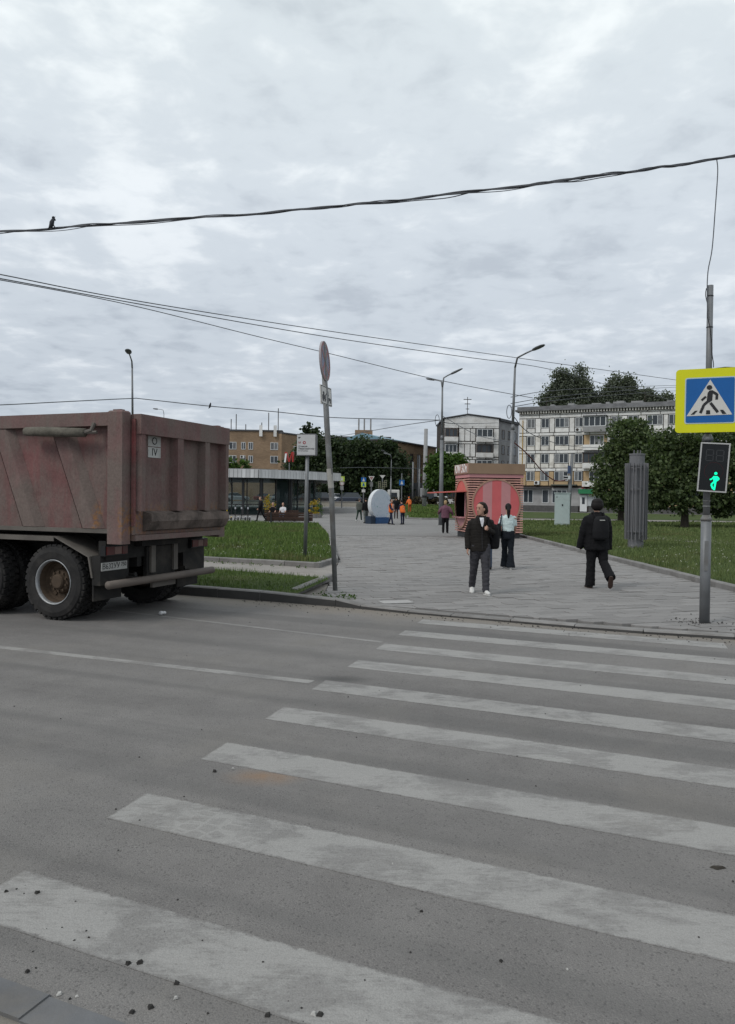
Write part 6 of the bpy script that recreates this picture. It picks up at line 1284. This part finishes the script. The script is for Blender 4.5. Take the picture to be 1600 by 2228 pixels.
# ================================================================== small road signs and signals far off
mt_bollime = M('sign_lime', (.40, .52, .08), .5, .05)
def post(label, px, Y, py_top, plates, z0=.55, group='small road signs at the far junction'):
    q = Vector((X_at(px, Y), Y, z0)); t = thing('road_sign', label, 'road sign', q, 0, group); tp = P(px, py_top, Y).z - z0
    MB().tube([(0, 0, -.1), (0, 0, tp)], .07, 8).build('pole', mt_steel, t)
    for kind, py, w_, h_, m, m2 in plates:
        z = P(px, py, Y).z - z0
        if kind == 'rect': p = MB().bbox(-w_/2, w_/2, -.12, -.08, z-h_/2, z+h_/2).build('sign_plate', m, t)
        elif kind == 'tri': p = MB().slab([(-w_/2, z+h_/2), (0, z-h_/2), (w_/2, z+h_/2)], -.12, -.08).build('sign_plate', m, t)
        else: p = MB().disc(0, z, w_/2, -.12, -.08, 18).build('sign_plate', m, t)
        if m2 is not None:
            if kind == 'tri': MB().slab([(-w_*.3, z+h_*.36), (0, z-h_*.22), (w_*.3, z+h_*.36)], -.13, -.122).build('symbol', m2, p)
            elif kind == 'disc': MB().ring2(0, z, w_*.34, w_*.44, -.13, -.122, 16).build('symbol', m2, p)
            else: MB().slab([(-w_*.26, z-h_*.32), (w_*.26, z-h_*.32), (w_*.05, z+h_*.32), (-w_*.05, z+h_*.32)], -.13, -.122).build('symbol', m2, p)
post('lime and white signs stacked on a post right of the leaning pole', 744, 92, 1036, [('rect', 1042, .62, .62, mt_bollime, mt_signw), ('disc', 1052, .55, .55, mt_signw, mt_fadered), ('rect', 1062, .40, .5, mt_greywall, None)])
post('blue sign above a yellow crossing sign and white plate on one post', 791, 90, 1038, [('rect', 1044, .60, .55, mt_blue, mt_signw), ('rect', 1054, .60, .60, mt_bollime, mt_blue), ('rect', 1068, .42, .34, mt_signw, None)])
post('give way triangle with a plate on a post left of the round board', 808, 92, 1038, [('tri', 1042, .75, .65, mt_signw, mt_fadered), ('rect', 1054, .36, .55, mt_steel_old, None)])
post('blue sign with white square right of the round board', 874, 94, 1030, [('rect', 1050, .66, .66, mt_blue, mt_signw)])
post('round white sign pair seen through the pavilion corner', 686, 92, 1046, [('disc', 1055, .5, .5, mt_signw, mt_fadered), ('disc', 1062, .42, .42, mt_signw, None)])
q = Vector((X_at(832, 92), 92, .55)); t = thing('traffic_signal', 'cluster of signal heads on a post above the round board', 'traffic light', q); zz_ = lambda py: P(832, py, 92).z - .55
MB().tube([(0, 0, -.1), (0, 0, zz_(1036))], .07, 8).build('pole', mt_steel, t); MB().slab([(-.36, zz_(1034)), (0, zz_(1041)), (.36, zz_(1034))], -.1, -.06).build('give_way_plate', mt_signw, t)
for dx, py in ((-.36, 1055), (.38, 1052), (.1, 1056)): hd = MB().bbox(dx-.15, dx+.15, -.16, .1, zz_(py)-.42, zz_(py)+.42).build('signal_head', M('signal_olive', (.20, .20, .13), .6), t); [MB().disc(dx, zz_(py)+k_, .10, -.18, -.162, 12).build('lens', mt_black, hd) for k_ in (-.27, 0, .27)]
q = Vector((X_at(640, 90), 90, .5)); t = thing('traffic_signal', 'slim signal post seen through the pavilion glass', 'traffic light', q); MB().tube([(0, 0, -.1), (0, 0, 3.2)], .07, 8).build('pole', mt_steel, t); MB().bbox(-.16, .16, -.2, .1, 2.5, 3.3).build('signal_head', M('signal_olive', (.20, .20, .13), .6), t)
# flower planters by the benches
mt_flower = leafmat('yellow_flower', (.35, .22, .02), (.45, .30, .03), (.12, .16, .03)); 
for px, Y, h_, lab in ((587, 60, 1.9, 'tall planting with yellow blossoms behind the benches'), (683, 62, 1.5, 'loose orange yellow shrub right of the benches'), (693, 64, 1.1, 'low green shrub at the end of the paving')):
    q = Vector((X_at(px, Y), Y, 0)); t = thing('flower_shrub', lab, 'plant', q); v, f = leaf_cloud([(0, 0, h_*.55, .34, .34, h_*.45, 1)], 420, .12, .12); link('foliage', np_mesh('shrub', v, f, mt_flower if h_ > 1.3 else lf_bright), t); MB().tube([(0, 0, 0), (0, 0, h_*.6)], .03, 6).build('stem', mt_bark, t); MB().lathe([(.30, 0), (.38, .4), (.34, .4), (.3, .3)], (0, 0, 0), 'z', 12).build('pot', mt_kerb, t)

# ================================================================== grass, weeds, pebbles, litter
def grassmat(name, c1, c2, c3):
    m = newmat(name); b = NB(m); g = b.n('ShaderNodeNewGeometry').outputs['Random Per Island']; c = b.ramp(g, (0, c1), (.6, c2), (1, c3)); n = b.noise(b.pos(), .35, 5, .65)
    c = b.mix(b.smooth(n, .52, .72), c, b.mix(g, (.10, .10, .04), (.15, .14, .06))) ; b.out(c, .7, 0, None, .2); return m
mt_grass = grassmat('grass_green', (.053, .092, .021), (.09, .145, .031), (.145, .20, .054)); mt_grass2 = grassmat('grass_mown', (.066, .095, .03), (.10, .138, .042), (.15, .18, .07))
def grass(name, poly, n, h_, wd, z, mat, ymax=200, xmax=200, bias=1.0):
    xs = [p[0] for p in poly]; ys = [p[1] for p in poly]; x0, x1, y0, y1 = max(min(xs), -xmax), min(max(xs), xmax), min(ys), min(max(ys), ymax)
    k = n*3; Y = y0 + (y1-y0)*RNG.uniform(0, 1, k)**bias; X = RNG.uniform(x0, x1, k); ok = inpoly(X, Y, [tuple(p)[:2] for p in poly]) & (np.abs(X) < Y*.52 + 2); X, Y = X[ok][:n], Y[ok][:n]; k = len(X)
    patch = .75 + .5*np.sin(X*1.3 + np.sin(Y*.9)*1.7)*np.sin(Y*1.1 + 1.3*np.sin(X*.7)); hh = h_*RNG.uniform(.45, 1.25, k)*np.clip(patch, .55, 1.3); ww = wd*RNG.uniform(.7, 1.4, k)*(np.maximum(Y, 14)/18)
    a = RNG.uniform(0, 6.283, k); b_ = RNG.uniform(0, 6.283, k); ln = RNG.uniform(.1, .6, k)*hh
    dx, dy = np.cos(a)*ww/2, np.sin(a)*ww/2; lx_, ly = np.cos(b_)*ln, np.sin(b_)*ln; zz0 = np.full(k, z) if np.isscalar(z) else z(X, Y)
    v = np.stack([np.stack([X-dx, Y-dy, zz0-.01], 1), np.stack([X+dx, Y+dy, zz0-.01], 1), np.stack([X+lx_*.45+dx*.6, Y+ly*.45+dy*.6, zz0+hh*.62], 1), np.stack([X+lx_, Y+ly, zz0+hh], 1), np.stack([X+lx_*.45-dx*.6, Y+ly*.45-dy*.6, zz0+hh*.62], 1)], 1).reshape(-1, 3)
    i = np.arange(k)*5; f = np.stack([i, i+1, i+2, i+4], 1); f2 = np.stack([i+4, i+2, i+3, i+3], 1)
    tri = np.concatenate([np.stack([i, i+1, i+2], 1), np.stack([i, i+2, i+4], 1), np.stack([i+4, i+2, i+3], 1)])
    return link(name, np_mesh(name, v, tri, mat), None, kind='stuff')
grass('grass', up_lawn, 90000, .17, .013, .122, mt_grass, 47, 26, 1.25)
grass('verge_grass', lb, 42000, .09, .010, .137, mt_grass, 30, 12)
grass('lawn_grass', rl, 110000, .13, .012, .117, mt_grass2, 40, 26, 1.5)
grass('far_lawn_grass', [(7, 40), (40, 40), (40, 60), (7, 60)], 22000, .16, .018, .117, mt_grass2, 60, 32)
grass('island_grass', [(3.6, 62.6), (11, 63), (12.6, 108), (5, 108)], 12000, .2, .03, lambda X, Y: (Y-62)/48*.82, mt_grass)
wk = []
for k in range(46):
    if k < 26: q = FK[1].lerp(FK[2], rr.uniform(.45, 1.02)) + vd*rr.uniform(.22, .9)
    else: q = LK1.lerp(LK2, rr.uniform(-.1, 1)) + Vector((rr.uniform(-.1, .1), -.25 + rr.uniform(-.9, .05)*.25, 0))
    wk.append(q)
vs_, fs_ = [], []
for q in wk:
    v, f = leaf_cloud([(q.x, q.y, .075, .06, .06, .03, 1)], 9, .04, .03); fs_.append(f + sum(len(a) for a in vs_)); vs_.append(v)
link('weeds', np_mesh('weeds', np.concatenate(vs_), np.concatenate(fs_), lf_bright), None, kind='stuff')
# white clover heads in the grass
k = 260; X = RNG.uniform(-5, -.9, k); Y = RNG.uniform(19, 25, k); ok = inpoly(X, Y, [tuple(p)[:2] for p in up_lawn]); X2 = RNG.uniform(7.4, 12, k); Y2 = RNG.uniform(14, 26, k)
vs_, fs_ = leaf_cloud([(x, y, .24, .02, .02, .012, 1) for x, y in list(zip(X[ok], Y[ok]))[:120] + list(zip(X2, Y2))[:130]], 700, .018, .012)
link('clover_flowers', np_mesh('clover', vs_, fs_, M('clover_white', (.5, .5, .42), .8)), None, kind='stuff')
mb = MB()
def stone(mb, x, y, s):
    m_ = Matrix.Rotation(rr.uniform(0, 6.28), 3, 'Z'); vs = []
    for p in ((-1,-.7,-.3),(.9,-.8,-.3),(1.1,.6,-.3),(-.7,.9,-.3),(-.6,-.4,.6),(.5,-.5,.7),(.6,.3,.55),(-.4,.5,.65)): vs.append(Vector((x, y, s*.25)) + m_ @ (Vector(p)*s*.5*rr.uniform(.75, 1.2)))
    mb.add(vs, [(4,5,6,7),(0,1,5,4),(1,2,6,5),(2,3,7,6),(3,0,4,7)])
for k in range(70):
    a = rr.uniform(0, 6.28); q = b9 + Vector((math.cos(a), math.sin(a)*1.2, 0))*(.08 + abs(rr.gauss(0, .22))); m0 = len(mb.v); stone(mb, q.x, q.y, rr.uniform(.01, .026)); mb.v[m0:] = [(p[0], p[1], p[2] + .047) for p in mb.v[m0:]]
for k in range(430):
    if k < 90: q = NK + ud*rr.uniform(-1.2, 3.2) + vd*abs(rr.gauss(0, .5)); s = rr.uniform(.004, .011)
    elif k < 380: q = FK[2].lerp(FK[8], rr.uniform(-.3, 1)) - vd*abs(rr.gauss(.02, .28)); s = rr.uniform(.008, .022)
    else: q = Vector((rr.uniform(-4, 4), rr.uniform(3, 11), 0)); s = rr.uniform(.006, .014)
    stone(mb, q.x, q.y, s)
mt_peb = M('road_pebble', (.045, .042, .04), .9, .5, 20); mb.build('pebbles', mt_peb, None, kind='stuff')
mb = MB()
for px, py, s in ((280, 2098, .022), (305, 2097, .024), (384, 2141, .02), (328, 2193, .02), (288, 2204, .018), (60, 2116, .02), (583, 2211, .02), (14, 1941, .018), (82, 1944, .022), (467, 1680, .026), (697, 2210, .022), (1090, 2092, .016), (917, 1984, .014)):
    q = G(px, py); stone(mb, q.x, q.y, s)
mb.build('stones', M('dark_stone', (.03, .028, .026), .9, .3, 30), None, kind='stuff')
mb = MB()
for px, py, s in ((130, 2165, .018), (383, 2173, .016), (683, 2208, .022), (168, 2169, .012), (507, 1674, .02), (855, 1880, .01), (1235, 2110, .01)):
    q = G(px, py); stone(mb, q.x, q.y, s)
mb.build('white_grit', M('white_grit', (.4, .39, .37), .9, .2, 30), None, kind='stuff')
q = G(353, 1339); mb = MB()
for k in range(5): mb.ell((rr.uniform(-.05, .05), rr.uniform(-.03, .03), .03 + rr.uniform(0, .02)), (rr.uniform(.02, .045), rr.uniform(.02, .035), .025), 7, 5, Matrix.Rotation(rr.uniform(0, 3), 3, 'Z'))
o = mb.build('litter', M('white_feather', (.6, .6, .6), .8), None, True, loc=(q.x, q.y, .0)); tag(o, 'small white scrap lying on the road by the truck', 'litter')
q = G(1562, 1889); mb = MB(); stone(mb, 0, 0, .05); o = mb.build('flat_stone', M('brown_stone', (.04, .035, .028), .9), None, loc=(q.x, q.y, .0)); o.scale = (1.4, .8, .4); tag(o, 'flat brown stone on the asphalt near the right edge', 'stone')
q = G(862, 1310, .05); MB().box((0, 0, 0), (.52, .30, .006), R(18)).build('pale_paver', M('pale_paver', (.36, .35, .34), .85, .15, 3), plaza, loc=(q.x, q.y, .054))
bpy.data.scenes.remove(TMP)
